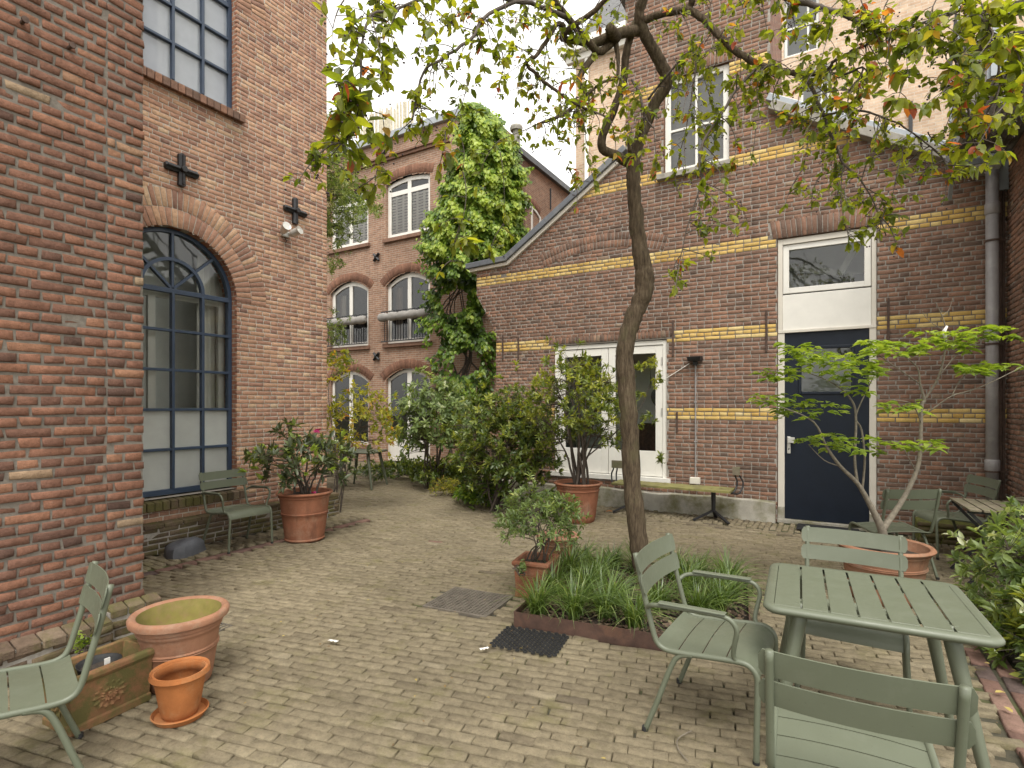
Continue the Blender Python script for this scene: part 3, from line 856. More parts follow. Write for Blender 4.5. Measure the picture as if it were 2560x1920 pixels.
b = MB(); b.box(0, .04, -.06, .06, -.04, .04); b.build('bracket', M['metal_light'], sp, bevel=.008)
for s_ in (-1, 1):
    b = MB(); b.tube([(.05, .05 * s_, .01), (.09, .075 * s_, .02), (.17, .10 * s_, .05), (.20, .105 * s_, .058), (.19, .104 * s_, .056)], [.03, .052, .052, .06, .04], 14)
    b.build('lamp_head', M['metal_light'], sp, smooth=False)
b = MB(); b.tube([(.01, 0, -.04), (.03, .02, -.09), (.01, .01, -.12)], .006, 5); b.build('cable', M['black_iron'], sp)

# ================================================================ near pier at the left edge
NP = empty('brick_pier', (0, 0, 0), label='rough red brick wall filling the left edge of the picture', cat='wall')
fn = Frame((-4.3, 0, 0), (0, 1, 0), (1, 0, 0))
ivn = lambda v: [(-1.6, 1.816), (1.822, 2.05)]
pcs = lay(fn, 0, 110, .066, ivn, lambda i, u: 'brick_red', L=.232, hd=.115, joint=.015, proud=.003, jit=.0030, cham=.006, depth=.05)
mb = MB(); strips(mb, fn, 0, 110, .066, lambda v: [(-1.6, 2.045)], w=-.006)
mb.build('mortar_bed', M['mortar_dark'], NP)
emit_pieces(pcs, fn, NP, 'brick', 'brickwork', None)
shell(NP, [[(-4.31, 2.043, 0), (-6.7, 2.043, 0), (-6.7, 2.043, 7.26), (-4.31, 2.043, 7.26)]], M['tex_red_x'], 'return_wall')
shell(NP, [[(-4.3, -1.6, 7.26), (-4.3, 2.05, 7.26), (-6.7, 2.05, 7.26), (-6.7, -1.6, 7.26)], [(-4.3, -1.6, 0), (-6.7, -1.6, 0), (-6.7, -1.6, 7.26), (-4.3, -1.6, 7.26)]], M['tex_red_y'], 'rear_wall')
for (u0, u1, top, off, nb) in ((-1.6, 1.80, .20, .12, 27), (1.80, 2.13, .25, .09, 3)):
    f2 = Frame((-4.3 + off, 0, 0), (0, 1, 0), (1, 0, 0))
    mb = MB(); mb.box(-4.32, -4.3 + off - .008, u0, u1 - .006, 0, top)
    p_ = mb.build('plinth', M['mortar_grey'], NP)
    q = lay(f2, 0, int(top / .065), .065, lambda v: [(u0, u1)], lambda i, u: 'brick_mossy', L=.225, joint=.014, proud=.006, jit=.004, cham=.009, bond='half')
    emit_pieces(q, f2, p_, 'plinth_brick', 'plinth_brickwork', None, limit=60)
    sill_row(p_, f2, u0, u1, top - .012, top + .042, -off + .01, .008, 'brick_mossy', nb, 'ledge_brick', drop=.03)
for (u, v) in ((1.36, 4.0), (1.60, 3.98)):
    b = MB(); b.tube([(0, 0, 0), (.05, 0, 0)], .012, 8); b.tube([(.05, 0, 0), (.062, 0, 0)], .020, 8)
    o = b.build('iron_bolt', M['rust_iron'], NP); o.location = (-4.3, u, v)

# ================================================================ gabled building at the right
GB = empty('gabled_building', (0, 0, 0), label='dark brick building with yellow brick bands, navy door and stepped gable', cat='building')
fg = Frame((0, 8.6, 0), (1, 0, 0), (0, -1, 0))
AC, AV, AR0, AR1 = -3.385, 1.12, 3.15, 3.39            # blind relieving arch
A_HALF = math.radians(19.5)
def iv_gable(v, mort=False):
    a = -5.43 if v < 3.0 else -5.43 - min(1, (v - 3.0) / .75) * .44
    if v > 4.22: a = -5.22 + (v - 4.25) * (1.71 / 1.12)
    if v > 5.72: a = -2.95
    b = 1.80
    if v > 4.36: b = 1.66 - (v - 4.36) * (2.47 / 1.5)
    if v > 5.84: b = -.81
    h = []
    if v < 4.02: h.append((-.72, .46))
    if .50 < v < 2.72: h.append((-4.24, -2.28))
    if 5.20 < v < 6.76: h.append((-2.33, -1.36))
    if not mort:
        if 4.02 <= v < 4.27: h.append((-.80 - (v - 4.02) * .2, .54 + (v - 4.02) * .2))
        if 2.72 <= v < 2.84: h.append((-4.34, -2.18))
        if 6.76 <= v < 6.98: h.append((-2.42, -1.27))
        dv = v - AV
        if dv > AR0 * math.cos(A_HALF) * .985 and dv < AR1:
            o = math.sqrt(AR1 ** 2 - dv ** 2)
            i_ = math.sqrt(AR0 ** 2 - dv ** 2) if dv < AR0 else 0
            o = min(o, (dv) * math.tan(A_HALF)); 
            if o > i_: h += [(AC - o, AC - i_), (AC + i_, AC + o)] if i_ else [(AC - o, AC + o)]
    return subtract([(a, b)], h) if b > a else []
bands = {24, 25, 26, 44, 45, 46, 65, 66, 67, 86, 87, 88, 109, 110, 111}
pcs = lay(fg, 0, 138, .06, iv_gable, lambda i, u: 'brick_yellow' if i in bands else 'brick_brown', L=.215, hd=.107, joint=.012, proud=.0015, jit=.0018, cham=.0035)
def soldiers(u0, u1, v0, v1, n, key, splay=0.0):
    out = []; c = (u0 + u1) / 2
    for i in range(n):
        a, b = u0 + (u1 - u0) * i / n + .005, u0 + (u1 - u0) * (i + 1) / n - .005
        k = 1 + splay
        q = [(a, v0 + .005), (b, v0 + .005), (c + (b - c) * k, v1 - .005), (c + (a - c) * k, v1 - .005)]
        out.append((quad_piece(q, -.03, .004 + rng.normal(0, .002), .005, .0015), float(np.clip(rng.normal(.5, .25), 0, 1)), key))
    return out
pcs += soldiers(-.78, .52, 4.02, 4.28, 21, 'brick_brown', .06)
pcs += soldiers(-4.34, -2.18, 2.72, 2.84, 34, 'brick_brown')
pcs += soldiers(-2.42, -1.27, 6.76, 6.98, 19, 'brick_brown', .05)
pcs += ring(AC, AV, AR0, AR0 + .115, math.pi / 2 - A_HALF, math.pi / 2 + A_HALF, 36, 'brick_brown')
pcs += ring(AC, AV, AR0 + .122, AR1, math.pi / 2 - A_HALF, math.pi / 2 + A_HALF, 36, 'brick_brown')
mb = MB(); strips(mb, fg, 0, 276, .03, lambda v: iv_gable(v, True))
mb.build('mortar_bed', M['mortar_grey'], GB)
mb = MB()
for r0 in (24, 44, 65, 86, 109): strips(mb, fg, r0 * .06 - .004, 3, .0627, lambda v: iv_gable(v, True), w=-.0035)
mb.build('mortar_bed', M['mortar_dark'], GB)
emit_pieces(pcs, fg, GB, 'brick', 'brickwork', None)
# body behind the facade
D_ = 12.2
shell(GB, [[(-5.43, 8.61, 0), (-5.43, D_, 0), (-5.43, D_, 4.2), (-5.87, D_, 4.2), (-5.87, 8.61, 4.2), (-5.87, 8.61, 3.75), (-5.43, 8.61, 3.0)]], M['brick_brown'], 'end_wall')
shell(GB, [[(-6.0, 8.61, 4.22), (-5.2, 8.61, 4.26), (-5.2, D_, 4.26), (-6.0, D_, 4.22)], [(-5.2, 8.61, 4.26), (-2.95, 8.61, 5.72), (-2.95, D_, 5.72), (-5.2, D_, 4.26)],
           [(-.81, 8.61, 5.84), (1.7, 8.61, 4.36), (1.7, D_, 4.36), (-.81, D_, 5.84)], [(-2.95, 8.61, 8.28), (-.81, 8.61, 8.28), (-.81, 10.5, 8.28), (-2.95, 10.5, 8.28)]], M['slate'], 'roof')
shell(GB, [[(-2.95, 8.61, 5.5), (-2.95, 10.5, 5.5), (-2.95, 10.5, 8.28), (-2.95, 8.61, 8.28)], [(-.81, 8.61, 5.5), (-.81, 10.5, 5.5), (-.81, 10.5, 8.28), (-.81, 8.61, 8.28)], [(-2.95, 10.5, 5.5), (-.81, 10.5, 5.5), (-.81, 10.5, 8.28), (-2.95, 10.5, 8.28)]], M['tex_brown_y'], 'dormer_wall')
shell(GB, [[(-6, D_, 0), (1.7, D_, 0), (1.7, D_, 5), (-6, D_, 5)], [(1.74, 8.61, 0), (1.74, D_, 0), (1.74, D_, 4.4), (1.74, 8.61, 4.4)]], M['tex_brown_y'], 'rear_wall')
def coping(path, name='coping', w=.30, th=.10, over=.10, mat='lead', y0=8.6):
    """strip following points (x,z), laid over the wall head"""
    mb = MB()
    for i in range(len(path) - 1):
        (xa, za), (xb, zb) = path[i], path[i + 1]
        y_a, y_b = y0 - over, y0 + w
        L_ = math.hypot(xb - xa, zb - za); nx, nz = -(zb - za) / L_, (xb - xa) / L_
        mb.hexa([(xa, y_a, za), (xb, y_a, zb), (xb, y_b, zb), (xa, y_b, za), (xa + nx * th, y_a, za + nz * th), (xb + nx * th, y_a, zb + nz * th), (xb + nx * th, y_b, zb + nz * th), (xa + nx * th, y_b, za + nz * th)])
    return mb.build(name, M[mat], GB, bevel=.008)
for seg in ([(-6.06, 4.25), (-5.18, 4.29)], [(-5.18, 4.29), (-4.35, 4.83)], [(-4.35, 4.83), (-3.5, 5.385)], [(-3.5, 5.385), (-2.9, 5.78)]):
    coping(seg)
coping([(-6.0, 4.19), (-5.17, 4.22), (-2.95, 5.67)], 'eave_board', w=.2, th=.065, over=.05, mat='cream_paint')
coping([(-.86, 5.98), (.3, 5.29)], 'zinc_coping', th=.10, over=.12, mat='zinc'); coping([(.3, 5.29), (1.66, 4.49)], 'zinc_coping', th=.10, over=.12, mat='zinc')
coping([(-.83, 5.83), (-.1, 5.40)], 'stone_coping', th=.13, over=.16, mat='stone_sill'); coping([(-.1, 5.40), (.75, 4.90)], 'stone_coping', th=.13, over=.16, mat='stone_sill'); coping([(.75, 4.90), (1.62, 4.38)], 'stone_coping', th=.13, over=.16, mat='stone_sill')
coping([(-3.05, 8.28), (-.7, 8.28)], 'coping', th=.1)
b = MB(); b.box(1.60, 1.79, 8.50, 8.62, 4.20, 4.96); b.build('flashing', M['zinc'], GB)
# plinth of rough concrete
mb = MB()
us = np.linspace(-5.45, -.74, 30)
for i in range(29):
    f_ = lambda u: .31 + .012 * math.sin(u * 3.1) + .008 * math.sin(u * 11)
    a, b = us[i], us[i + 1]
    ha, hb = f_(a), f_(b)
    wa, wb = .05 + .012 * math.sin(a * 5), .05 + .012 * math.sin(b * 5)
    P = fg.P
    mb.hexa([P(a, 0, -.02), P(b, 0, -.02), P(b, 0, wb + .02), P(a, 0, wa + .02), P(a, ha, -.02), P(b, hb, -.02), P(b, hb - .03, wb), P(a, ha - .03, wa)])
mb.build('concrete_plinth', M['concrete'], GB)
# door
rv = MB(); reveal(rv, fg, -.72, .46, 0, 4.02, .2); reveal(rv, fg, -4.24, -2.28, .5, 2.72, .2); reveal(rv, fg, -2.33, -1.36, 5.2, 6.76, .2)
rv.build('reveal', M['brick_brown'], GB)
df = MB()
for a, b in ((-.715, -.63), (.375, .455)): df.fbox(fg, a, b, .22, 2.72, -.12, -.03)
for a, b in ((-.715, -.655), (.40, .455)): df.fbox(fg, a, b, 2.72, 4.01, -.12, -.03)
df.fbox(fg, -.655, .40, 3.93, 4.01, -.12, -.031); df.fbox(fg, -.715, .455, 2.68, 2.72, -.12, -.02)
dfr = df.build('door_frame', M['cream_paint'], GB, bevel=.004)
b = MB(); b.fbox(fg, -.655, .40, 2.72, 3.22, -.11, -.05); b.build('transom_panel', M['white_paint'], dfr, bevel=.004)
b = MB()
for a, c in ((-.72, -.63), (.375, .46)): b.fbox(fg, a, c, .0, .22, -.12, -.028)
b.fbox(fg, -.72, .46, .0, .055, -.12, .02); b.build('door_base', M['concrete'], dfr, bevel=.006)
window_rect(dfr, fg, -.65, .395, 3.24, 3.925, -.055, .075, [], [], M['white_paint'], M['glass'], name='transom_window')
dl = MB(); dl.fbox(fg, -.628, .373, .06, 1.83, -.10, -.06); dl.fbox(fg, -.628, -.44, 1.83, 2.68, -.10, -.06); dl.fbox(fg, .19, .373, 1.83, 2.68, -.10, -.06); dl.fbox(fg, -.44, .19, 2.46, 2.68, -.10, -.06)
door = dl.build('door', M['navy'], GB)
b = MB()
for q in ((-.46, -.42, 1.81, 2.48), (.17, .21, 1.81, 2.48)): b.fbox(fg, q[0], q[1], q[2], q[3], -.10, -.045)
b.fbox(fg, -.42, .17, 1.81, 1.85, -.10, -.045); b.fbox(fg, -.42, .17, 2.44, 2.48, -.10, -.045); b.build('window_trim', M['navy'], door, bevel=.006)
g = MB(); g.add([fg.P(-.42, 1.85, -.08), fg.P(.17, 1.85, -.08), fg.P(.17, 2.44, -.08), fg.P(-.42, 2.44, -.08)], [(0, 1, 2, 3)]); g.build('pane', M['glass'], door)
b = MB(); b.fbox(fg, -.60, -.555, .98, 1.22, -.06, -.05); b.fbox(fg, -.59, -.50, 1.13, 1.21, -.05, .0); b.build('door_handle', M['metal_light'], door, bevel=.006)
b = MB(); b.fbox(fg, -.582, -.572, 1.03, 1.055, -.05, -.0485); b.build('keyhole', M['black_iron'], door)
for v in (.5, 1.3, 2.4):
    b = MB(); b.fbox(fg, .372, .388, v, v + .12, -.06, -.045); b.build('hinge', M['metal_light'], door, bevel=.003)
room(GB, fg, -.85, .6, .0, 4.2, -.22, -1.3, M['room_light'])
b = MB()
for (u, v, uu, vv) in ((-.2, 3.31, .16, .10), (.05, 3.31, .12, .15), (.2, 3.31, .16, .17), (-.45, 3.31, .2, .05)): b.fbox(fg, u, u + uu, v, v + vv, -.5, -.35)
b.fbox(fg, -.8, .55, 3.27, 3.305, -.6, -.3)
b.build('shelf_goods', M['room_dark'], GB, bevel=.01)
b = MB(); b.bar(fg.P(-.8, 3.9, -1.1), fg.P(.55, 3.5, -1.1), .14, .1); b.bar(fg.P(.3, 4.1, -.9), fg.P(.05, 3.6, -.9), .09, .09); b.build('interior_beam', M['room'], GB)
# french doors
ffm = MB(); ffm.fbox(fg, -4.235, -4.17, .52, 2.69, -.14, -.03); ffm.fbox(fg, -2.35, -2.285, .52, 2.69, -.14, -.03); ffm.fbox(fg, -4.17, -2.35, 2.62, 2.69, -.14, -.031); ffm.fbox(fg, -4.3, -2.22, .44, .52, -.18, .03)
ffo = ffm.build('french_door_frame', M['white_paint'], GB, bevel=.004)
for (a, b_) in ((-4.165, -3.265), (-3.255, -2.355)):
    q = MB(); st = .115
    q.fbox(fg, a, a + st, .53, 2.61, -.11, -.045); q.fbox(fg, b_ - st, b_, .53, 2.61, -.11, -.045); q.fbox(fg, a + st, b_ - st, 2.49, 2.61, -.11, -.046); q.fbox(fg, a + st, b_ - st, .53, .93, -.11, -.046)
    dr = q.build('french_door', M['white_paint'], GB, bevel=.004)
    g = MB(); g.add([fg.P(a + st, .93, -.08), fg.P(b_ - st, .93, -.08), fg.P(b_ - st, 2.49, -.08), fg.P(a + st, 2.49, -.08)], [(0, 1, 2, 3)]); g.build('pane', M['glass'], dr)
    for v in (.7, 1.5, 2.3):
        h = MB(); uu = b_ - .012 if b_ > -3 else a + .012; h.fbox(fg, uu - .009, uu + .009, v, v + .12, -.05, -.03); h.build('hinge', M['metal_light'], dr)
room(GB, fg, -4.5, -2.0, .45, 2.75, -.22, -1.7, M['room'])
b = MB(); b.fbox(fg, -2.9, -2.45, .46, 1.35, -.9, -.5); b.build('interior_cabinet', M['rust_iron'], GB, bevel=.01)
b = MB(); b.fbox(fg, -4.4, -2.1, .46, 1.3, -1.65, -1.3); b.build('interior_counter', M['room_light'], GB)
b = MB(); b.lathe([(.0, 0), (.16, .02), (.21, .16), (.20, .17), (.0, .05)], 18); o = b.build('hanging_pan', M['black_iron'], GB, smooth=True); o.location = fg.P(-2.52, 1.78, -.7); o.rotation_euler = (math.radians(80), 0, .3)
b = MB()
for k in range(3): b.fbox(fg, -2.75 + k * .12, -2.74 + k * .12, 1.95, 2.3, -.72, -.71)
b.build('pan_hook', M['black_iron'], GB)
# upper window
window_rect(GB, fg, -2.32, -1.37, 5.27, 6.75, -.06, .085, [-1.845], [5.95], M['white_paint'], M['glass'], bw=.035)
b = MB(); b.fbox(fg, -2.42, -1.30, 5.18, 5.265, -.15, .09); b.build('stone_sill', M['stone_sill'], GB, bevel=.008)
room(GB, fg, -2.8, -.95, 5.0, 7.6, -.22, -1.7, M['room_light'])
b = MB(); b.fbox(fg, -2.30, -1.39, 5.30, 6.72, -.20, -.19); b.build('pale_backing_panel', M['fabric'], GB)  # added grey panel so the window reads as a lighter interior
# wall irons
for (u, v0, v1) in ((-2.18, 2.42, 2.98), (-.86, 2.42, 3.02), (.58, 2.45, 3.05), (-2.12, 1.24, 1.56), (-5.28, 2.5, 2.95), (-4.95, 2.45, 2.9)):
    b = MB(); b.fbox(fg, u - .014, u + .014, v0, v1, .004, .025); b.build('wall_iron', M['rust_iron'], GB, bevel=.005)
# ================================================================ far building with white windows
FB = empty('far_house', (0, 0, 0), label='three storey brick house with white arched windows at the back of the court', cat='building')
fc = Frame((0, 11.8, 0), (1, 0, 0), (0, -1, 0))
WIN = []   # u0,u1,v0,vtop,rise
for (a, b) in ((-13.55, -11.93), (-11.22, -9.60)):
    WIN += [(a, b, 3.45, 5.42, .30), (a, b, 6.48, 8.15, .12)]
WIN += [(-13.55, -11.93, .50, 2.70, .30), (-11.22, -9.60, .02, 2.70, .30), (-16.0, -14.4, .5, 2.7, .3), (-16.0, -14.4, 3.45, 5.42, .3), (-16.0, -14.4, 6.48, 8.25, .22)]
def win_top(wn, u):
    c = (u - (wn[0] + wn[1]) / 2) / ((wn[1] - wn[0]) / 2)
    return wn[3] - wn[4] * c * c
def iv_far(v):
    h = []
    for wn in WIN:
        if wn[2] <= v < wn[3]:
            half = (wn[1] - wn[0]) / 2; m = (wn[0] + wn[1]) / 2
            if v > wn[3] - wn[4]: half *= math.sqrt(max(0, (wn[3] - v) / wn[4]))
            h.append((m - half, m + half))
    return subtract([(-18.0, -8.33)], h)
mb = MB(); strips(mb, fc, 0, 310, .03, iv_far, w=0)
mb.build('front_wall', M['tex_far_x'], FB)
shell(FB, [[(-8.33, 11.8, 0), (-8.33, 24, 0), (-8.33, 24, 9.3), (-8.33, 11.8, 9.3)]], M['tex_far_y_lit'], 'side_wall')
shell(FB, [[(-18, 11.8, 9.3), (-8.33, 11.8, 9.3), (-8.33, 13.2, 9.3), (-18, 13.2, 9.3)], [(-18, 13.2, 9.3), (-8.33, 13.2, 9.3), (-8.33, 24, 9.3), (-18, 24, 9.3)]], M['slate'], 'roof')
def far_ring(wn, dep=.24, n=44):
    m, half, rise = (wn[0] + wn[1]) / 2, (wn[1] - wn[0]) / 2 + .04, wn[4]
    R = (half * half + rise * rise) / (2 * rise); a = math.asin(half / R)
    return ring(m, wn[3] + .03 - R, R, R + dep, math.pi / 2 - a * 1.06, math.pi / 2 + a * 1.06, n, 'brick_arch', joint=.012, w=.02, depth=.02)
M['brick_arch'] = brick_mat('brick_arch', [(0, (.19, .105, .073)), (.5, (.26, .135, .09)), (1, (.33, .175, .115))], .3)
for wn in WIN[:6]:
    emit_pieces(far_ring(wn), fc, FB, 'arch_brick', 'window_arch', None, limit=0)
# cornice mouldings
b = MB(); b.fbox(fc, -18, -8.9, 8.72, 8.80, 0, .07); b.fbox(fc, -18, -8.9, 8.80, 8.85, 0, .12); b.build('brick_moulding', M['brick_brown'], FB)
b = MB(); b.fbox(fc, -18, -8.33, 9.30, 9.50, -.3, .12); b.build('roof_edge', M['zinc'], FB, bevel=.01)
rv = MB()
for wn in WIN: reveal(rv, fc, wn[0], wn[1], wn[2], wn[3], .16, top=False)
rv.build('reveal', M['tex_far_y_lit'], FB)
for i, wn in enumerate(WIN[:6]):
    a, b_, v0, v1, rise = wn
    m = (a + b_) / 2
    if i == 5:
        fm = MB(); fm.fbox(fc, a, a + .08, v0, v1 - rise, -.16, -.06); fm.fbox(fc, b_ - .08, b_, v0, v1 - rise, -.16, -.06); fm.fbox(fc, a, b_, v0 - .02, v0 + .07, -.16, .05)
        w_ = window_rect(FB, fc, a, b_, v0 + .05, v1, -.08, .09, [m], [], M['white_paint'], M['glass'], bw=.16, arch=rise, name='double_door')
        for uu in (a + .42, b_ - .42):
            q = MB(); q.fbox(fc, uu - .02 - .32, uu + .32, v0 + .1, v0 + .75, -.12, -.085); q.build('door_panel', M['white_paint'], w_, bevel=.01)
    elif i == 4:
        w_ = window_rect(FB, fc, a, b_, v0, v1, -.08, .09, [m], [], M['white_paint'], M['glass'], bw=.14, arch=rise)
    else:
        w_ = window_rect(FB, fc, a, b_, v0, v1, -.08, .12, [m], [6.48 + 1.28] if v0 > 6 else [], M['white_paint'], M['glass'], bw=.13, arch=rise)
    sl = MB(); sl.fbox(fc, a - .08, b_ + .08, v0 - .12, v0 - .01, -.1, .08)
    if i != 5: sl.build('sill', M['brick_brown'], w_, bevel=.01)
    if v0 > 6:        # venetian blinds
        for (s0, s1) in ((a + .12, m - .08), (m + .08, b_ - .12)):
            bl = MB()
            for k in range(13):
                z = v0 + .14 + k * .082
                bl.fbox(fc, s0, s1, z, z + .056, -.145, -.122)
            for uu in (s0 + .18, s1 - .18): bl.fbox(fc, uu - .04, uu + .04, v0 + .14, v0 + 1.2, -.121, -.119)
            tag(bl.build('blind', M['white_paint'], w_), kind='stuff')
    elif v0 > 3:
        curtain(w_, fc, a + .1, a + .35, v0 + .1, v1 - .3, -.32, 3, .03)
room(FB, fc, -13.8, -11.7, .2, 3.0, -.17, -3.0, M['room_dark']); room(FB, fc, -11.5, -9.3, 0, 3.0, -.17, -3.0, M['room_dark'])
room(FB, fc, -13.8, -11.7, 3.2, 5.8, -.17, -3.0, M['room_dark']); room(FB, fc, -11.5, -9.3, 3.2, 5.8, -.17, -3.0, M['room_dark'])
room(FB, fc, -13.8, -11.7, 6.2, 8.6, -.28, -3.0, M['room_dark']); room(FB, fc, -11.5, -9.3, 6.2, 8.6, -.28, -3.0, M['room_dark'])
room(FB, fc, -16.2, -14.2, .2, 8.6, -.17, -3.0, M['room_dark'])
# side windows
fsd = Frame((-8.33, 0, 0), (0, 1, 0), (1, 0, 0))
for (a, b_, v0, v1) in ((14.7, 15.9, 6.5, 8.0), (12.75, 13.5, .35, 2.5)):
    w_ = window_rect(FB, fsd, a, b_, v0, v1, .03, .09, [(a + b_) / 2], [], M['white_paint'], M['glass_sky'], bw=.09, arch=.25)
    emit_pieces(ring((a + b_) / 2, v1 - 1.0, 1.03, 1.25, math.pi / 2 - .52, math.pi / 2 + .52, 26, 'brick_arch', w=.02, depth=.02), fsd, FB, 'arch_brick', 'window_arch', None, limit=0)
for (yy, zz) in ((14.5, 8.7), (16.6, 8.65)):
    b = MB(); b.fbox(fsd, yy - .02, yy + .02, zz - .35, zz + .35, 0, .04); b.build('wall_iron', M['black_iron'], FB)
vb = MB(); vb.box(-8.5, -8.2, 11.95, 24, 9.30, 9.48)
vb.build('verge', M['lead'], FB)
# chimney breast carrying the ivy
b = MB(); b.box(-8.32, -7.05, 11.79, 12.6, 0, 7.9); b.box(-8.1, -7.45, 11.80, 12.6, 7.9, 8.9)
b.build('chimney_stack', M['tex_far_x'], FB)
b = MB(); b.lathe([(.16, 0), (.16, .55), (.26, .55), (.28, .64), (.26, .70), (.12, .72)], 14); o = b.build('chimney_pot', M['stone_sill'], FB, smooth=False); o.location = (-7.15, 12.3, 8.35); o.scale = (.6, .6, .8)
b = MB(); b.box(-15.2, -14.4, 12.0, 12.9, 9.3, 10.6); b.box(-15.35, -14.25, 11.9, 13.0, 10.6, 10.75); b.box(-15.2, -14.4, 12.0, 12.9, 10.75, 10.95); b.build('chimney', M['tex_far_x'], FB)
# first-floor railings with rolled canvas
for (a, b_) in ((-13.55, -11.93), (-11.22, -9.60)):
    rl = empty('window_railing', (0, 0, 0), label='black iron window railing left of the other, first floor of the far house' if a < -12 else 'black iron window railing beside the ivy, first floor of the far house', cat='railing')
    for z in (3.50, 4.35):
        q = MB(); q.bar(fc.P(a - .08, z, .12), fc.P(b_ + .08, z, .12), .03, .03); q.build('rail', M['black_iron'], rl)
    for k in range(16):
        u = a + (b_ - a) * (k + .5) / 16
        q = MB(); q.bar(fc.P(u, 3.5, .12), fc.P(u, 4.35, .12), .014, .014); q.build('baluster', M['black_iron'], rl)
    cv = MB(); n, m_ = 40, 12
    V = []
    for i in range(n + 1):
        u = a - .1 + (b_ - a + .2) * i / n
        ph = (i % 8) / 8
        rr = .105 + .03 * math.sin(ph * math.pi) + .006 * math.sin(i * 3.3)
        if i in (0, n): rr = .07
        for j in range(m_):
            t = 2 * math.pi * j / m_
            V.append(fc.P(u, 4.18 + rr * .95 * math.sin(t), .20 + rr * .8 * math.cos(t)))
    F = [(i * m_ + j, i * m_ + (j + 1) % m_, (i + 1) * m_ + (j + 1) % m_, (i + 1) * m_ + j) for i in range(n) for j in range(m_)]
    cv.add(V, F); cv.add([V[j] for j in range(m_)], [tuple(range(m_))]); cv.add([V[n * m_ + j] for j in range(m_)], [tuple(range(m_))])
    c_ = cv.build('canvas_roll', M['fabric'], smooth=True)
    tag(c_, 'grey canvas bolster over the far house railing, ' + ('half hidden by the orange building' if a < -12 else 'beside the ivy'), 'cushion', 'grey canvas rolls on the window railings')
for k, (u, v) in enumerate(((-11.57, 6.0), (-11.57, 3.10), (-11.3, 8.93))):
    cross_anchor('cross_anchor', fc.P(u, v, .02), (0, -1, 0), .15, ['small black cross anchor between the first and second floor windows of the far house', 'small black cross anchor between the ground and first floor windows of the far house', 'small black cross anchor high under the cornice of the far house'][k], turn=math.pi / 4)
# bamboo screen on the roof
bs = empty('bamboo_screen', (0, 0, 0), label='pale bamboo cane screen on the roof of the far house', cat='screen')
for k in range(34):
    u = -12.6 + k * .062 + rng.normal(0, .008)
    q = MB(); h = 10.55 + rng.normal(0, .05)
    q.tube([(u, 12.2, 9.45), (u + rng.normal(0, .02), 12.2, h)], .024, 6); q.build('cane', M['bamboo'], bs)

# ================================================================ pale building behind the gable
BB = empty('pale_building', (0, 0, 0), label='tall pale brick building rising behind the gabled house', cat='building')
fb = Frame((0, 13.0, 0), (1, 0, 0), (0, -1, 0))
BW = [(-.96, -.30, 9.05, 10.6), (-.66, -.10, 7.55, 8.55)]
def iv_b(v):
    return subtract([(-5.78, 7.0)], [(a, b_) for (a, b_, c, d) in BW if c <= v < d])
mb = MB(); strips(mb, fb, 0, 218, .05, iv_b, w=0); mb.build('front_wall', M['tex_pale_x'], BB)
shell(BB, [[(-5.78, 13.0, 0), (-5.78, 20, 0), (-5.78, 20, 10.9), (-5.78, 13.0, 10.9)], [(7, 13.0, 0), (7, 20, 0), (7, 20, 10.9), (7, 13.0, 10.9)]], M['tex_far_y_lit'], 'side_wall')
shell(BB, [[(-5.9, 12.9, 10.9), (7, 12.9, 10.9), (7, 14.2, 12.9), (-5.3, 14.2, 12.9)], [(-5.9, 12.9, 10.9), (-5.3, 14.2, 12.9), (-5.3, 20, 12.9), (-5.9, 20, 10.9)], [(-5.3, 14.2, 12.9), (7, 14.2, 12.9), (7, 20, 12.9), (-5.3, 20, 12.9)]], M['slate'], 'mansard_roof')
b = MB(); b.fbox(fb, -6.0, 7, 10.45, 10.62, 0, .14); b.fbox(fb, -6.1, 7, 10.62, 10.92, -.1, .30); b.build('cornice', M['white_paint'], BB, bevel=.02)
b = MB(); b.fbox(fb, -5.5, 7, 12.75, 12.95, -1.3, -1.0); b.build('roof_rim', M['zinc'], BB)
b = MB(); b.tube([fb.P(-5.45, 0, .08), fb.P(-5.45, 10.45, .08)], .055, 10); b.build('downpipe', M['white_paint'], BB, smooth=True)
b = MB(); b.tube([fb.P(2.15, 0, .1), fb.P(2.15, 8.2, .1)], .09, 10); b.tube([fb.P(2.42, 0, .1), fb.P(2.42, 8.2, .1)], .05, 10); b.build('downpipe', M['zinc'], BB, smooth=True)
for (a, b_, c, d) in BW:
    window_rect(BB, fb, a, b_, c, d, -.05, .06, [(a + b_) / 2 + .12], [c + .8 * (d - c) / 2], M['white_paint'], M['glass_sky'], bw=.04)
    q = MB(); q.fbox(fb, a - .05, b_ + .05, d, d + .12, -.1, .03); q.build('lintel', M['stone_sill'], BB)
room(BB, fb, -1.3, .3, 7.2, 11, -.12, -2, M['room_light'])
b = MB(); b.fbox(fb, 1.2, 1.26, 6.6, 7.5, .01, .05); b.build('wall_iron', M['black_iron'], BB)

# ================================================================ right-hand wall
RW = empty('side_wall', (0, 0, 0), label='dark brick side wall meeting the gabled house at the right edge', cat='wall')
fr_ = Frame((1.74, 0, 0), (0, 1, 0), (-1, 0, 0))
pcs = lay(fr_, 0, 82, .06, lambda v: [(6.2, 8.6)], lambda i, u: 'brick_brown', L=.215, hd=.107, joint=.012, proud=.003, jit=.002, cham=.005)
emit_pieces(pcs, fr_, RW, 'brick', 'brickwork', None, limit=300)
mb = MB(); mb.box(1.748, 2.1, 6.2, 8.6, 0, 4.92); mb.build('mortar_bed', M['mortar_grey'], RW)
b = MB(); b.box(1.69, 2.15, 6.15, 8.58, 4.92, 5.0); b.build('wall_coping', M['stone_sill'], RW, bevel=.01)

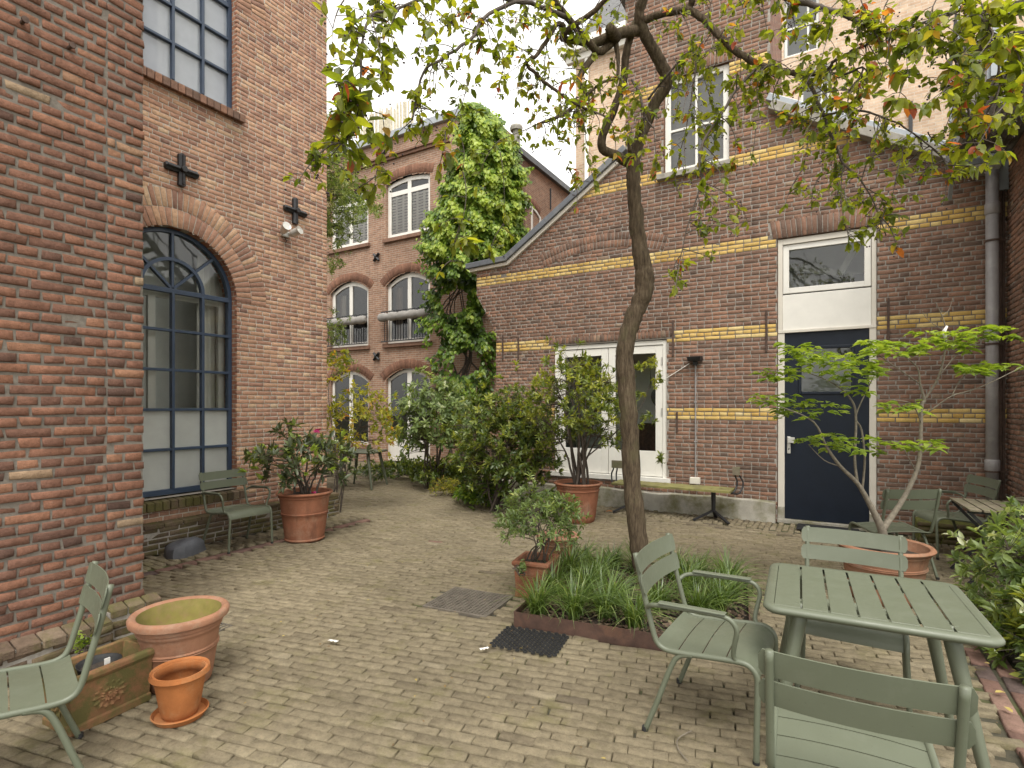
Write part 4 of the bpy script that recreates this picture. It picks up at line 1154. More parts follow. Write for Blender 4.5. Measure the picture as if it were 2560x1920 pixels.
# drain pipe in the corner
DP = empty('drainpipe', (1.585, 8.46, 0), label='grey round drainpipe in the corner of the court', cat='drainpipe')
b = MB(); b.tube([(0, 0, .05), (0, 0, 4.42)], .062, 18); b.build('pipe', M['pipe_grey'], DP, smooth=True)
for z in (.95, 2.52, 3.98):
    b = MB(); b.tube([(0, 0, z - .07), (0, 0, z - .06), (0, 0, z + .06), (0, 0, z + .07)], [.063, .072, .072, .063], 18); b.build('collar', M['pipe_grey'], DP, smooth=True)
for z in (.88, 2.38, 3.6):
    b = MB(); b.lathe([(.064, z - .012), (.07, z - .012), (.07, z + .012), (.064, z + .012)], 18); b.bar((0, .06, z), (0, .14, z), .02, .02); b.bar((.06, 0, z), (.15, .02, z), .012, .012); b.build('bracket', M['rust_iron'], DP)
b = MB(); b.tube([(.095, .09, .0), (.095, .09, 4.3)], .018, 8); b.tube([(.125, .10, .0), (.125, .10, 4.2)], .012, 8); b.build('cable_conduit', M['rust_iron'], DP)

# steel fire-stair landing above the right-hand corner
FS = empty('steel_stair', (0, 0, 0), label='grey steel fire stair with perforated treads at the upper right', cat='stairs')
def landing(x0, x1, y0, y1, z, t=.12):
    b = MB()
    for y in (y0, y1): b.box(x0, x1, y - .02, y + .02, z - t, z + .02)
    for x in (x0, x1): b.box(x - .02, x + .02, y0 + .02, y1 - .02, z - t, z + .02)
    b.build('stringer', M['zinc'], FS)
    g = MB()
    k = 0
    while y0 + .03 + k * .035 < y1: g.box(x0 + .02, x1 - .02, y0 + .03 + k * .035, y0 + .038 + k * .035, z - .03, z); k += 1
    k = 0
    while x0 + .03 + k * .06 < x1: g.box(x0 + .03 + k * .06, x0 + .036 + k * .06, y0 + .02, y1 - .02, z - .028, z - .006); k += 1
    tag(g.build('grating', M['steel_grate'], FS), kind='stuff')
landing(1.15, 2.6, 6.2, 8.35, 4.62)
for k in range(9):
    b = MB(); y = 8.3 - k * .0; 
    x0, z0 = 1.18, 4.8 + k * .19
    b.box(1.18, 1.95, 8.05 - k * .2 - .22, 8.05 - k * .2, z0 - .03, z0); b.build('tread', M['steel_grate'], FS)
for x in (1.16, 1.97):
    b = MB(); b.bar((x, 8.3, 4.6), (x, 6.1, 6.6), .03, .16); b.build('stringer', M['zinc'], FS)
    b = MB(); b.bar((x, 8.3, 5.6), (x, 6.1, 7.6), .035, .035); b.build('handrail', M['zinc'], FS)
    for k in range(5):
        b = MB(); b.bar((x, 8.2 - k * .5, 4.7 + k * .455), (x, 8.2 - k * .5, 5.7 + k * .455), .025, .025); b.build('baluster', M['zinc'], FS)
for (x, y) in ((1.2, 6.3), (2.5, 6.3), (2.5, 8.3)):
    b = MB(); b.bar((x, y, 4.6), (x, y, 5.6), .04, .04); b.build('post', M['zinc'], FS)
b = MB(); b.bar((1.15, 6.22, 5.6), (2.6, 6.22, 5.6), .04, .04); b.build('handrail', M['zinc'], FS)
b = MB(); b.bar((1.2, 8.3, 4.5), (1.2, 8.55, 4.2), .04, .04); b.build('bracket', M['zinc'], FS)

# floodlight on its conduit
FL = empty('floodlight', (-1.84, 8.59, 0), label='black floodlight on a thin grey conduit beside the white glazed doors', cat='light')
b = MB(); b.tube([(0, -.012, .56), (0, -.012, 2.32)], .011, 8); b.build('conduit', M['pipe_grey'], FL)
b = MB(); b.hexa([(-.09, -.14, 2.33), (.09, -.14, 2.33), (.11, -.01, 2.33), (-.11, -.01, 2.33), (-.10, -.17, 2.39), (.10, -.17, 2.39), (.11, -.01, 2.40), (-.11, -.01, 2.40)]); b.build('lamp_housing', M['black_iron'], FL, bevel=.008)
b = MB(); b.box(-.03, .03, -.05, 0, 2.27, 2.33); b.build('bracket', M['black_iron'], FL)
b = MB(); b.box(-.075, .075, -.07, .0, .47, .57); b.build('junction_box', M['cream_paint'], FL, bevel=.008)
for z in (1.1, 1.7):
    b = MB(); b.box(-.02, .02, -.025, .0, z, z + .02); b.build('clip', M['pipe_grey'], FL)
b = MB(); b.tube([(-.09, -.008, 2.3), (-.25, -.008, 2.2), (-.45, -.008, 2.08)], .006, 5); b.build('cable', M['white_paint'], FL)
# ================================================================ slatted metal chairs and tables
def sheet(profile, half_w, n, thick, sag=0.0, round_=0.0, x0=0.0):
    """bent sheet: profile of (y,z) points, extruded across x from -half_w to half_w"""
    mb = MB(); k = len(profile)
    top, bot = [], []
    for i, (y, z) in enumerate(profile):
        a = profile[max(i - 1, 0)]; b = profile[min(i + 1, k - 1)]
        ty, tz = b[0] - a[0], b[1] - a[1]; l = math.hypot(ty, tz) or 1
        ny, nz = -tz / l, ty / l
        for j in range(n + 1):
            t = -1 + 2 * j / n
            hw = half_w
            if round_ and i in (0, k - 1): hw = half_w - round_
            s_ = sag * (1 - t * t)
            top.append((x0 + t * hw, y + ny * thick / 2 - ny * s_, z + nz * thick / 2 - nz * s_))
            bot.append((x0 + t * hw, y - ny * thick / 2 - ny * s_, z - nz * thick / 2 - nz * s_))
    m = n + 1; q = len(top)
    V = top + bot; F = []
    for i in range(k - 1):
        for j in range(n):
            a = i * m + j
            F.append((a, a + 1, a + m + 1, a + m)); F.append((q + a, q + a + m, q + a + m + 1, q + a + 1))
    for i in range(k - 1):
        for j in (0, n):
            a = i * m + j; F.append((a, a + m, q + a + m, q + a))
    for j in range(n):
        for i in (0, k - 1):
            a = i * m + j; F.append((a, a + 1, q + a + 1, q + a))
    mb.add(V, F)
    return mb
SEAT_PROF = [(.262, .372), (.258, .400), (.243, .424), (.215, .437), (.16, .440), (.09, .433), (.02, .425), (-.05, .418), (-.12, .413), (-.17, .417), (-.205, .432)]
def prof_at(s):
    P = SEAT_PROF
    L = [0]
    for i in range(1, len(P)): L.append(L[-1] + math.dist(P[i], P[i - 1]))
    d = s * L[-1]
    for i in range(1, len(P)):
        if d <= L[i] + 1e-9:
            t = (d - L[i - 1]) / (L[i] - L[i - 1])
            return (P[i - 1][0] + (P[i][0] - P[i - 1][0]) * t, P[i - 1][1] + (P[i][1] - P[i - 1][1]) * t)
    return P[-1]
def make_chair(name, arms):
    root = empty(name)
    hw = .232 if not arms else .245
    R = .0135; G = M['green_metal']
    for sx in (-1, 1):
        x = sx * (hw + .012)
        pts = [(x + sx * .012, .262, 0), (x + sx * .008, .264, .18), (x, .266, .34), (x, .262, .395), (x, .238, .428), (x, .19, .440), (x, .05, .428), (x, -.10, .414), (x, -.165, .420), (x, -.200, .455), (x, -.228, .55), (x, -.262, .68), (x, -.305, .862)]
        p, _ = smooth_path(pts, sub=4)
        b = MB(); b.tube(p, R, 10); b.build('side_frame', G, root, smooth=True)
        p, _ = smooth_path([(x, -.02, .418), (x, -.085, .398), (x + sx * .004, -.125, .33), (x + sx * .016, -.185, .16), (x + sx * .024, -.245, .0)], sub=4)
        b = MB(); b.tube(p, R * .98, 10); leg = b.build('leg', G, root, smooth=True)
        for (q, yy) in ((sx * .012, .262), (sx * .024, -.245)):
            f = MB(); f.tube([(x + q, yy, 0), (x + q, yy, .022)], R * 1.12, 10); f.build('foot_cap', M['rubber'], leg)
        if arms:
            xa = sx * (hw + .055)
            p, _ = smooth_path([(x, -.243, .60), (x + sx * .03, -.21, .628), (xa, -.14, .640), (xa, .02, .648), (xa, .12, .648), (xa, .165, .632), (xa - sx * .006, .185, .59), (xa - sx * .02, .172, .52), (xa - sx * .036, .165, .465), (x, .18, .440)], sub=4)
            b = MB(); b.tube(p, .0115, 9); ar = b.build('armrest', G, root, smooth=True)
            b = MB(); b.hexa([(xa - .021, -.17, .650), (xa + .021, -.17, .650), (xa + .021, .14, .657), (xa - .021, .14, .657), (xa - .019, -.17, .659), (xa + .019, -.17, .659), (xa + .019, .14, .666), (xa - .019, .14, .666)])
            b.build('arm_pad', G, ar, bevel=.004)
    cuts = [0, .34, .555, .775, 1.0]
    for i in range(4):
        a, c = cuts[i] + (.006 if i else 0), cuts[i + 1] - (.006 if i < 3 else 0)
        sheet([prof_at(a + (c - a) * k / 7) for k in range(8)], hw, 10, .005, sag=.012).build('seat_slat', G, root, smooth=False, auto=40)
    for (z0, z1) in ((.665, .752), (.768, .858)):
        mb = MB(); n, mrows = 14, 4
        T, Bk = [], []
        Wd = hw + .045
        for j in range(mrows + 1):
            z = z0 + (z1 - z0) * j / mrows
            yb = -.262 - (z - .68) * .236 + .018
            wj = Wd - (.012 if j in (0, mrows) else 0)
            for i in range(n + 1):
                t = -1 + 2 * i / n
                bow = -.028 * (1 - t * t)
                T.append((t * wj, yb + bow, z)); Bk.append((t * wj, yb + bow - .005, z - .001))
        m_, q = n + 1, len(T)
        F = []
        for j in range(mrows):
            for i in range(n):
                a = j * m_ + i
                F.append((a, a + 1, a + m_ + 1, a + m_)); F.append((q + a, q + a + m_, q + a + m_ + 1, q + a + 1))
        for i in range(n):
            for j in (0, mrows):
                a = j * m_ + i; F.append((a, a + 1, q + a + 1, q + a))
        for j in range(mrows):
            for i in (0, n):
                a = j * m_ + i; F.append((a, a + m_, q + a + m_, q + a))
        mb.add(T + Bk, F); mb.build('back_slat', G, root, auto=40)
    return root
proto = {False: make_chair('garden_chair', False), True: make_chair('garden_armchair', True)}
used = {False: False, True: False}
def place_chair(arms, x, y, rz, label, sc=1.0):
    o = proto[arms] if not used[arms] else copy_tree(proto[arms])
    used[arms] = True
    o.location = (x, y, .016); o.rotation_euler = (0, 0, math.radians(rz)); o.scale = (sc, sc, sc)
    return tag(o, label, 'chair', 'sage green metal garden chairs')
place_chair(True, -6.03, 3.88, -90, 'sage green metal armchair under the blue arched window', 1.0)
place_chair(True, -.565, 2.99, -93, 'sage green metal armchair at the left of the table, beside the grassy bed', 1.02)
place_chair(False, .075, 3.70, 178, 'sage green chair on the far side of the table before the wide pot', 1.0)
place_chair(False, .045, 2.22, 3, 'nearest sage green chair, back towards the viewer at the bottom edge', 1.0)
place_chair(False, .465, 6.55, 31, 'shaded sage green chair seen from behind the potted sapling', 1.0)
place_chair(True, 1.10, 7.66, 107, 'sage green armchair in the corner by the grey drainpipe', 1.0)
place_chair(False, -3.02, .93, 164, 'sage green chair cut off by the left edge, beside the terracotta trough', 1.0)

def make_table(x, y, rz, w_, d_, h, label, nslat=7):
    root = empty('garden_table', (x, y, .014), math.radians(rz), label, 'table')
    G = M['green_metal']
    def rrect(hw, hd, r, n=6):
        pts = []
        for (cx, cy, a0) in ((hw - r, hd - r, 0), (-hw + r, hd - r, 90), (-hw + r, -hd + r, 180), (hw - r, -hd + r, 270)):
            for k in range(n + 1):
                a = math.radians(a0 + 90 * k / n); pts.append((cx + r * math.cos(a), cy + r * math.sin(a)))
        return pts
    hw, hd = w_ / 2, d_ / 2
    rim = MB(); out = rrect(hw, hd, .07); inn = rrect(hw - .045, hd - .045, .03)
    prof = [(inn, h - .002), (rrect(hw - .012, hd - .012, .06), h), (out, h - .012), (rrect(hw, hd, .07), h - .022), (rrect(hw - .012, hd - .012, .06), h - .034), (inn, h - .03)]
    V = []
    for ring_, z in prof: V += [(a, b, z) for a, b in ring_]
    n = len(out); F = []
    for i in range(len(prof) - 1):
        for j in range(n): F.append((i * n + j, i * n + (j + 1) % n, (i + 1) * n + (j + 1) % n, (i + 1) * n + j))
    rim.add(V, F); rim.build('table_rim', G, root, smooth=True)
    iw, idp = hw - .047, hd - .047
    for k in range(nslat):
        a, b = -iw + 2 * iw * k / nslat + .0045, -iw + 2 * iw * (k + 1) / nslat - .0045
        if k == 0: a = -iw
        if k == nslat - 1: b = iw
        q = MB(); q.box(a, b, -idp, idp, h - .006, h - .0005); q.build('top_slat', G, root, bevel=.0015, seg=1)
    q = MB()
    for yy in (-hd * .55, hd * .55): q.box(-hw + .06, hw - .06, yy - .02, yy + .02, h - .03, h - .0075)
    q.build('under_rail', G, root)
    for sx in (-1, 1):
        for sy in (-1, 1):
            q = MB(); q.tube([(sx * (hw - .16), sy * (hd - .14), h - .008), (sx * (hw - .145), sy * (hd - .125), h - .10), (sx * (hw - .03), sy * (hd - .03), .012), (sx * (hw - .028), sy * (hd - .028), .0)], [.042, .040, .023, .023], 12, flat=.8)
            q.build('leg', G, root, smooth=True)
    return root
make_table(.12, 3.13, 3, .86, .80, .735, 'sage green slatted metal table in the foreground at the right')
make_table(-8.25, 8.0, 20, .80, .80, .735, 'sage green metal table in the distance behind the rhododendron')
ch = place_chair(False, -8.95, 7.75, 250, 'distant sage green chair half hidden behind the corner of the orange building', 1.0)

# folding bistro table
FT = empty('folding_table', (1.31, 6.73, .012), math.radians(3), 'weathered wooden slatted folding table with black crossed legs', 'table')
for k in range(6):
    b = MB(); x0 = -.30 + k * .102
    b.box(x0, x0 + .088, -.38 + rng.normal(0, .004), .36 + rng.normal(0, .004), .690 + rng.normal(0, .002), .708); b.build('top_slat', M['old_wood'], FT, bevel=.004)
for y in (-.30, .28):
    b = MB(); b.box(-.30, .31, y - .012, y + .012, .662, .688); b.build('top_rail', M['black_iron'], FT)
    for s_ in (-1, 1):
        b = MB(); b.bar((s_ * .28, y + s_ * .015, .665), (-s_ * .30, y + s_ * .015, .0), .026, .012, up=(0, 1, 0)); b.build('leg', M['black_iron'], FT)
for (x, z) in ((-.27, .06), (.27, .06)):
    b = MB(); b.tube([(x, -.30, z), (x, .28, z)], .008, 6); b.build('stretcher', M['black_iron'], FT)

# ================================================================ bench
BN = empty('wall_bench', (-2.12, 8.25, .01), 0, 'moss-covered plank bench with iron end brackets against the brick wall', 'bench')
for (y0, y1) in ((-.21, -.01), (.005, .19)):
    b = MB(); V = []; n = 24
    for i in range(n + 1):
        x = -.86 + 1.72 * i / n
        e = rng.normal(0, .003)
        V += [(x, y0 + e, .43), (x, y1, .43), (x, y1, .462 + rng.normal(0, .002)), (x, y0 + e, .458 + rng.normal(0, .003))]
    F = []
    for i in range(n):
        for j in range(4): F.append((i * 4 + j, i * 4 + (j + 1) % 4, (i + 1) * 4 + (j + 1) % 4, (i + 1) * 4 + j))
    F += [(0, 1, 2, 3), (n * 4, n * 4 + 1, n * 4 + 2, n * 4 + 3)]
    b.add(V, F); b.build('seat_plank', M['bench_moss'], BN)
for sx in (-1, 1):
    b = MB(); b.tube([(sx * .60, 0, .14), (sx * .60, 0, .43)], [.028, .034], 8); b.build('pedestal', M['black_iron'], BN)
    for (dx, dy) in ((-.24, -.20), (.24, -.20), (0, .18)):
        b = MB(); b.bar((sx * .60, 0, .14), (sx * .60 + dx, dy, .012), .04, .022); b.build('foot', M['black_iron'], BN)
    for off in (-.03, .03):
        p, _ = smooth_path([(sx * .84, -.10, .43), (sx * .89 + off * .3, .02, .40), (sx * .93 + off * .3, .10, .47), (sx * .94 + off * .3, .12, .56), (sx * .91, .10, .64), (sx * .90, .06, .72)], sub=5)
        b = MB(); b.tube([(q[0] + (off if i > 3 else 0), q[1], q[2]) for i, q in enumerate(p)], .012, 7); b.build('scroll_bracket', M['black_iron'], BN, smooth=True)
    b = MB(); b.box(sx * .90 - .05, sx * .90 + .05 + (.10 if sx < 0 else 0), .03, .06, .66, .78); b.build('back_block', M['old_wood'], BN, bevel=.006)

# ================================================================ pots
def pot_profile(rb, rt, h, rim_h=.07, lip=.03, thick=.03, band=None):
    p = [(0.0, 0.004), (rb * .92, 0.0), (rb, .012)]
    zr = h - rim_h
    bz = band if band else []
    steps = 8
    for i in range(1, steps):
        z = .012 + (zr - .012) * i / steps
        p.append((rb + (rt - rb) * (z / h) ** .9, z))
    r_ = lambda z: rb + (rt - rb) * (z / h) ** .9
    for z in bz:
        p += [(r_(z), z - .014), (r_(z) + .009, z - .006), (r_(z) + .009, z + .006), (r_(z), z + .014)]
    p = p[:3] + sorted(p[3:], key=lambda q: q[1])
    p += [(r_(zr), zr), (r_(zr) + lip * .45, zr + .006), (r_(zr) + lip * .5, zr + .018), (rt, zr + .026), (rt + lip, zr + .040), (rt + lip + .004, h - .018), (rt + lip - .006, h - .004), (rt + lip - .02, h), (rt + lip - thick - .01, h - .012)]
    inner = [(rt + lip - thick - .018, h - .05), (rt - thick, zr - .02), (rb + (rt - rb) * .4 - thick * .5, h * .35), (0.0, h * .33)]
    return p, inner
def pot(name, loc, rb, rt, h, label, mat, soil=True, inside=None, bands=(), rim_h=.07, lip=.03, tilt=(0, 0), soil_drop=.06, thick=.03):
    root = empty(name, loc, 0, label, 'plant pot')
    root.rotation_euler = (tilt[0], tilt[1], random.random() * 6)
    o_, i_ = pot_profile(rb, rt, h, rim_h, lip, thick, band=list(bands))
    b = MB(); b.lathe(o_, 40, wob=.006); b.build('pot_wall', M[mat], root, auto=50)
    b = MB(); b.lathe([o_[-1]] + i_, 40, wob=.006); b.build('pot_inside', M[inside or mat], root, smooth=True)
    if soil:
        b = MB(); n = 26; z = h - soil_drop
        rr = rt + lip - thick - .012 - (rt - rb) * max(0, soil_drop - .06) / h
        for k in range(4):
            pass
        V = [(0, 0, z + .015)]
        for q in range(1, 5):
            for j in range(n):
                a = 2 * math.pi * j / n
                V.append((rr * q / 4 * math.cos(a), rr * q / 4 * math.sin(a), z + rng.normal(0, .006)))
        F = [(0, 1 + j, 1 + (j + 1) % n) for j in range(n)]
        for q in range(3):
            for j in range(n): F.append((1 + q * n + j, 1 + q * n + (j + 1) % n, 1 + (q + 1) * n + (j + 1) % n, 1 + (q + 1) * n + j))
        b.add(V, F); b.build('soil', M['soil'], root)
    return root
pot('terracotta_pot', (-5.60, 4.48, .014), .22, .295, .60, 'tall terracotta pot holding the rhododendron beside the green armchair', 'terracotta', bands=(.34, .03))
pot('terracotta_pot', (-3.17, 7.20, .014), .235, .315, .56, 'terracotta pot holding the many-stemmed shrub before the white glazed doors', 'terracotta', bands=(.45,))
pot('terracotta_pot', (-2.40, 4.95, .014), .15, .185, .36, 'pale terracotta pot behind the square one, by the grassy bed', 'terracotta_pale', bands=(.27,), soil_drop=.10)
pot('terracotta_pot', (.345, 5.62, .014), .25, .325, .47, 'wide terracotta pot holding the bright green sapling', 'terracotta_pale', bands=(.30,), soil_drop=.09, lip=.035)
pot('terracotta_pot', (-3.36, 1.80, .010), .165, .225, .43, 'large empty terracotta pot with green algae inside, by the brick pier', 'terracotta_pale', soil=False, inside='algae_inside', bands=(.22, .335), rim_h=.085, lip=.034)
pot('terracotta_pot', (-2.985, 1.60, .022), .085, .125, .235, 'small orange terracotta pot standing in a saucer', 'terracotta_orange', soil=True, bands=(), rim_h=.032, lip=.012, soil_drop=.15, thick=.014)
sc_ = MB(); sc_.lathe([(0, .0), (.115, .0), (.135, .03), (.130, .034), (.118, .014), (0, .010)], 32)
o = sc_.build('saucer', M['terracotta_orange'], auto=50); o.location = (-2.985, 1.60, .012); tag(o, 'round terracotta saucer under the small orange pot', 'saucer')

def trough(name, loc, rz, lx, ly, h, mat, label, rosettes=False, rim=.035, soil_z=.8):
    root = empty(name, loc, math.radians(rz), label, 'planter')
    b = MB(); t = .028
    hx, hy = lx / 2, ly / 2
    rings = [(hx * .86, hy * .86, 0), (hx * .86, hy * .86, .035), (hx * .83, hy * .83, .045), (hx * .90, hy * .90, h - .05), (hx * .94, hy * .94, h - .045), (hx, hy, h - .03), (hx, hy, h - .008), (hx - .01, hy - .01, h), (hx - rim, hy - rim, h), (hx - rim - .004, hy - rim - .004, h - .03), (hx - rim - .02, hy - rim - .02, h * .5)]
    V, F = [], []
    for (a, c, z) in rings: V += [(a, c, z), (-a, c, z), (-a, -c, z), (a, -c, z)]
    for i in range(len(rings) - 1):
        for j in range(4): F.append((i * 4 + j, i * 4 + (j + 1) % 4, (i + 1) * 4 + (j + 1) % 4, (i + 1) * 4 + j))
    b.add(V, F); b.build('trough_wall', M[mat], root, bevel=.006)
    b = MB(); n = 8; a, c, z = hx - rim - .006, hy - rim - .006, h * soil_z
    for i in range(n):
        for j in range(n):
            q = lambda i, j: (-a + 2 * a * i / n, -c + 2 * c * j / n, z + .012 * math.sin(i * 2.1 + j * 1.3))
            b.add([q(i, j), q(i + 1, j), q(i + 1, j + 1), q(i, j + 1)], [(0, 1, 2, 3)])
    b.build('soil', M['soil'], root)
    if rosettes:
        def ros(center, ax, nrm, rad, sq):
            q = MB(); ax, nrm = Vector(ax), Vector(nrm); up = Vector((0, 0, 1)); c0 = Vector(center)
            for k in range(14):
                a0 = 2 * math.pi * k / 14
                for (r0, r1, wd, hh) in ((.12, .52, .16, .010), (.5, 1.0, .2, .007)):
                    d = ax * math.cos(a0) * sq + up * math.sin(a0); s_ = (ax * -math.sin(a0) * sq + up * math.cos(a0))
                    p0, p1 = c0 + d * rad * r0, c0 + d * rad * r1
                    q.add([p0, (p0 + p1) / 2 + s_ * rad * wd, p1, (p0 + p1) / 2 - s_ * rad * wd, (p0 + p1) / 2 + nrm * hh + d * rad * .08], [(0, 1, 4), (1, 2, 4), (2, 3, 4), (3, 0, 4)])
            q.tube([c0, c0 + nrm * .012], rad * .16, 10)
            q.build('rosette', M[mat], root, smooth=False)
        ros((hx * .865, -.02, h * .47), (0, 1, 0), (1, 0, -.06), .075, 1.15)
        ros((0, -hy * .865, h * .47), (1, 0, 0), (0, -1, -.06), .075, .85)
    return root
trough('terracotta_trough', (-3.40, 1.40, .012), 6, .30, .46, .29, 'terracotta_mossy', 'mossy rectangular terracotta trough with rosette reliefs near the left chair', True, soil_z=.55)
trough('terracotta_trough', (-2.27, 4.25, .012), 10, .33, .36, .31, 'terracotta', 'square-rimmed terracotta trough at the corner of the grassy bed')
np_ = empty('nursery_pot', (-3.40, 1.40, .17), 0, 'thin black nursery pot sunk inside the mossy trough', 'plant pot')
b = MB(); b.lathe([(.075, 0), (.098, .11), (.102, .112), (.097, .10), (.075, .06)], 24); b.build('pot_wall', M['rubber'], np_, smooth=True)
b = MB(); b.disc((0, 0, .075), .09, 20, amp=.006); b.build('soil', M['soil'], np_)
b = MB(); b.box(.085, .091, -.012, .014, .08, .15); b.build('plant_tag', M['paper'], np_)

# stones
def stone(loc, sx, sy, sz, seed, label, rz=0, facet=False):
    r_ = np.random.default_rng(seed); mb = MB(); n, m = (12, 5) if facet else (20, 9)
    V = []
    for i in range(m + 1):
        ph = math.pi / 2 * i / m
        for j in range(n):
            a = 2 * math.pi * j / n
            q = 1 + (.10 if facet else .04) * math.sin(a * 3 + seed) + r_.normal(0, .025 if facet else .008)
            rr = math.cos(ph) ** (.45 if facet else .7)
            V.append((sx * rr * q * math.cos(a), sy * rr * q * math.sin(a), sz * math.sin(ph) ** (.8 if facet else 1) * (1 + .10 * math.cos(a - 1))))
    F = [(i * n + j, i * n + (j + 1) % n, (i + 1) * n + (j + 1) % n, (i + 1) * n + j) for i in range(m) for j in range(n)]
    mb.add(V, F); o = mb.build('stone', M['rock'], auto=28 if facet else 80); o.location = loc; o.rotation_euler = (0, 0, rz)
    return tag(o, label, 'stone')
stone((-6.20, 3.36, .012), .17, .22, .16, 4, 'dark grey angular stone by the plinth under the arched window', .2, True)
stone((1.50, 7.55, .012), .16, .17, .19, 9, 'smooth grey rounded stone under the folding table')

# planter edging, drain cover, mats
PE = empty('planter_edging', (0, 0, 0), label='rusty brown steel edging around the grassy bed', cat='edging')
c0 = P_ORG; c1 = P_ORG + P_DIR * 1.62; c2 = c1 + P_ORT * 1.70; c3 = P_ORG + P_ORT * 1.70
for a, b_ in ((c0, c1), (c1, c2), (c2, c3), (c3, c0)):
    t = (b_ - a).normalized() * .003
    b = MB(); b.bar(a + t + Vector((0, 0, .055)), b_ - t + Vector((0, 0, .055)), .008, .12); b.build('edge_plate', M['corten'], PE)
bedm = MB(); n = 26
for i in range(n):
    for j in range(n):
        q = lambda i, j: P_ORG + P_DIR * (1.61 * i / n + .005) + P_ORT * (1.69 * j / n + .005) + Vector((0, 0, .055 + .012 * math.sin(i * 1.7 + j * 2.3) + .01 * math.sin(i * .6 - j * .9)))
        bedm.add([q(i, j), q(i + 1, j), q(i + 1, j + 1), q(i, j + 1)], [(0, 1, 2, 3)])
tag(bedm.build('mulch_bed', M['soil']), kind='structure')
V, F, R_ = [], [], []
for k in range(2600):           # bark chips
    c = P_ORG + P_DIR * rng.uniform(.02, 1.6) + P_ORT * rng.uniform(.02, 1.68)
    z = .068 + rng.uniform(0, .02); a = rng.uniform(0, 6.28); l, w_ = rng.uniform(.012, .035), rng.uniform(.006, .016)
    d = np.array([math.cos(a), math.sin(a), rng.normal(0, .25)]); s_ = np.array([-math.sin(a), math.cos(a), rng.normal(0, .25)])
    p = np.array([c.x, c.y, z]); b0 = len(V)
    V += [p - d * l - s_ * w_, p + d * l - s_ * w_ * .7, p + d * l * .8 + s_ * w_, p - d * l * .9 + s_ * w_ * .8]
    F.append((b0, b0 + 1, b0 + 2, b0 + 3)); R_.append(rng.random())
o = link('bark_mulch', mesh_np('bark_mulch', np.array(V), [np.array(F, np.int32)], [np.array(R_)]), M['mulch_chip'])
tag(o, 'brown bark mulch scattered over the bed around the tree', 'mulch', kind='stuff')

DC = empty('drain_cover', (-2.65, 3.77, .012), math.radians(6), 'square rusty steel drain grating set in the brick paving', 'drain cover')
b = MB()
for q in ((-.29, .29, -.26, -.245), (-.29, .29, .245, .26), (-.29, -.275, -.245, .245), (.275, .29, -.245, .245)): b.box(q[0], q[1], q[2], q[3], -.02, .006)
b.build('frame', M['steel_grate'], DC)
b = MB(); b.box(-.275, .275, -.245, .245, -.024, -.0135); b.build('pit', M['rubber'], DC)  # shade below the grating, put in as a flat black plate
b = MB()
for k in range(17): x = -.262 + k * .0328; b.box(x - .0055, x + .0055, -.245, .245, -.018, .004)
for k in range(15): y = -.231 + k * .033; b.box(-.275, .275, y - .0055, y + .0055, -.016, .002)
tag(b.build('grid_bars', M['steel_grate'], DC), kind='stuff')
RM = empty('rubber_mat', (-1.83, 3.335, .018), math.radians(9), 'black honeycomb rubber mat lying in front of the grassy bed', 'mat')
b = MB()
hx = .028
for i in range(-9, 10):
    for j in range(-5, 5):
        cx, cy_ = i * hx * 1.0 * 1.0, j * hx * 1.73 + (hx * .866 if i % 2 else 0)
        if abs(cx) > .25 or abs(cy_) > .19: continue
        for k in range(6):
            a0, a1 = math.pi / 3 * k, math.pi / 3 * (k + 1)
            ro, ri = hx * .60, hx * .42
            b.add([(cx + ro * math.cos(a0), cy_ + ro * math.sin(a0), .012), (cx + ro * math.cos(a1), cy_ + ro * math.sin(a1), .012), (cx + ri * math.cos(a1), cy_ + ri * math.sin(a1), .012), (cx + ri * math.cos(a0), cy_ + ri * math.sin(a0), .012),
                   (cx + ri * math.cos(a1), cy_ + ri * math.sin(a1), 0), (cx + ri * math.cos(a0), cy_ + ri * math.sin(a0), 0), (cx + ro * math.cos(a0), cy_ + ro * math.sin(a0), 0), (cx + ro * math.cos(a1), cy_ + ro * math.sin(a1), 0)], [(0, 1, 2, 3), (3, 2, 4, 5), (0, 1, 7, 6)])
tag(b.build('honeycomb', M['rubber'], RM), kind='stuff')
DM = empty('door_mat', (-.10, 8.32, .02), math.radians(0), 'black ribbed doormat in front of the navy door', 'mat')
b = MB(); b.box(-.36, .36, -.17, .17, 0, .012); b.build('mat_base', M['rubber'], DM, bevel=.004)
for k in range(16):
    b = MB(); y = -.155 + k * .0206; b.box(-.35, .35, y - .006, y + .006, .012, .022); b.build('rib', M['rubber'], DM)
# mossy block in the far corner
MBk = empty('mossy_block', (0, 0, 0), label='low mossy brick block in the corner behind the armchair', cat='block')
fm_ = Frame((0, 8.18, 0), (1, 0, 0), (0, -1, 0))
b = MB(); b.box(.85, 1.70, 8.19, 8.58, .0, .25); b.build('block_core', M['moss'], MBk, bevel=.02)
q = lay(fm_, 0.012, 4, .062, lambda v: [(.85, 1.70)], lambda i, u: 'brick_mossy', proud=.004, jit=.003, cham=.008, bond='half')
emit_pieces(q, fm_, MBk, 'brick', 'brickwork', None, limit=40)
# drain slot beside the pier
SD = empty('slot_drain', (-4.02, 2.34, .016), math.radians(4), 'dark slotted drain at the foot of the brick pier', 'drain')
for k in range(9):
    b = MB(); b.box(-.16 + k * .04, -.16 + k * .04 + .014, -.08, .08, 0, .008); b.build('bar', M['steel_grate'], SD)
b = MB(); b.box(-.18, .18, -.09, -.08, 0, .009); b.box(-.18, .18, .08, .09, 0, .009); b.build('frame', M['steel_grate'], SD)
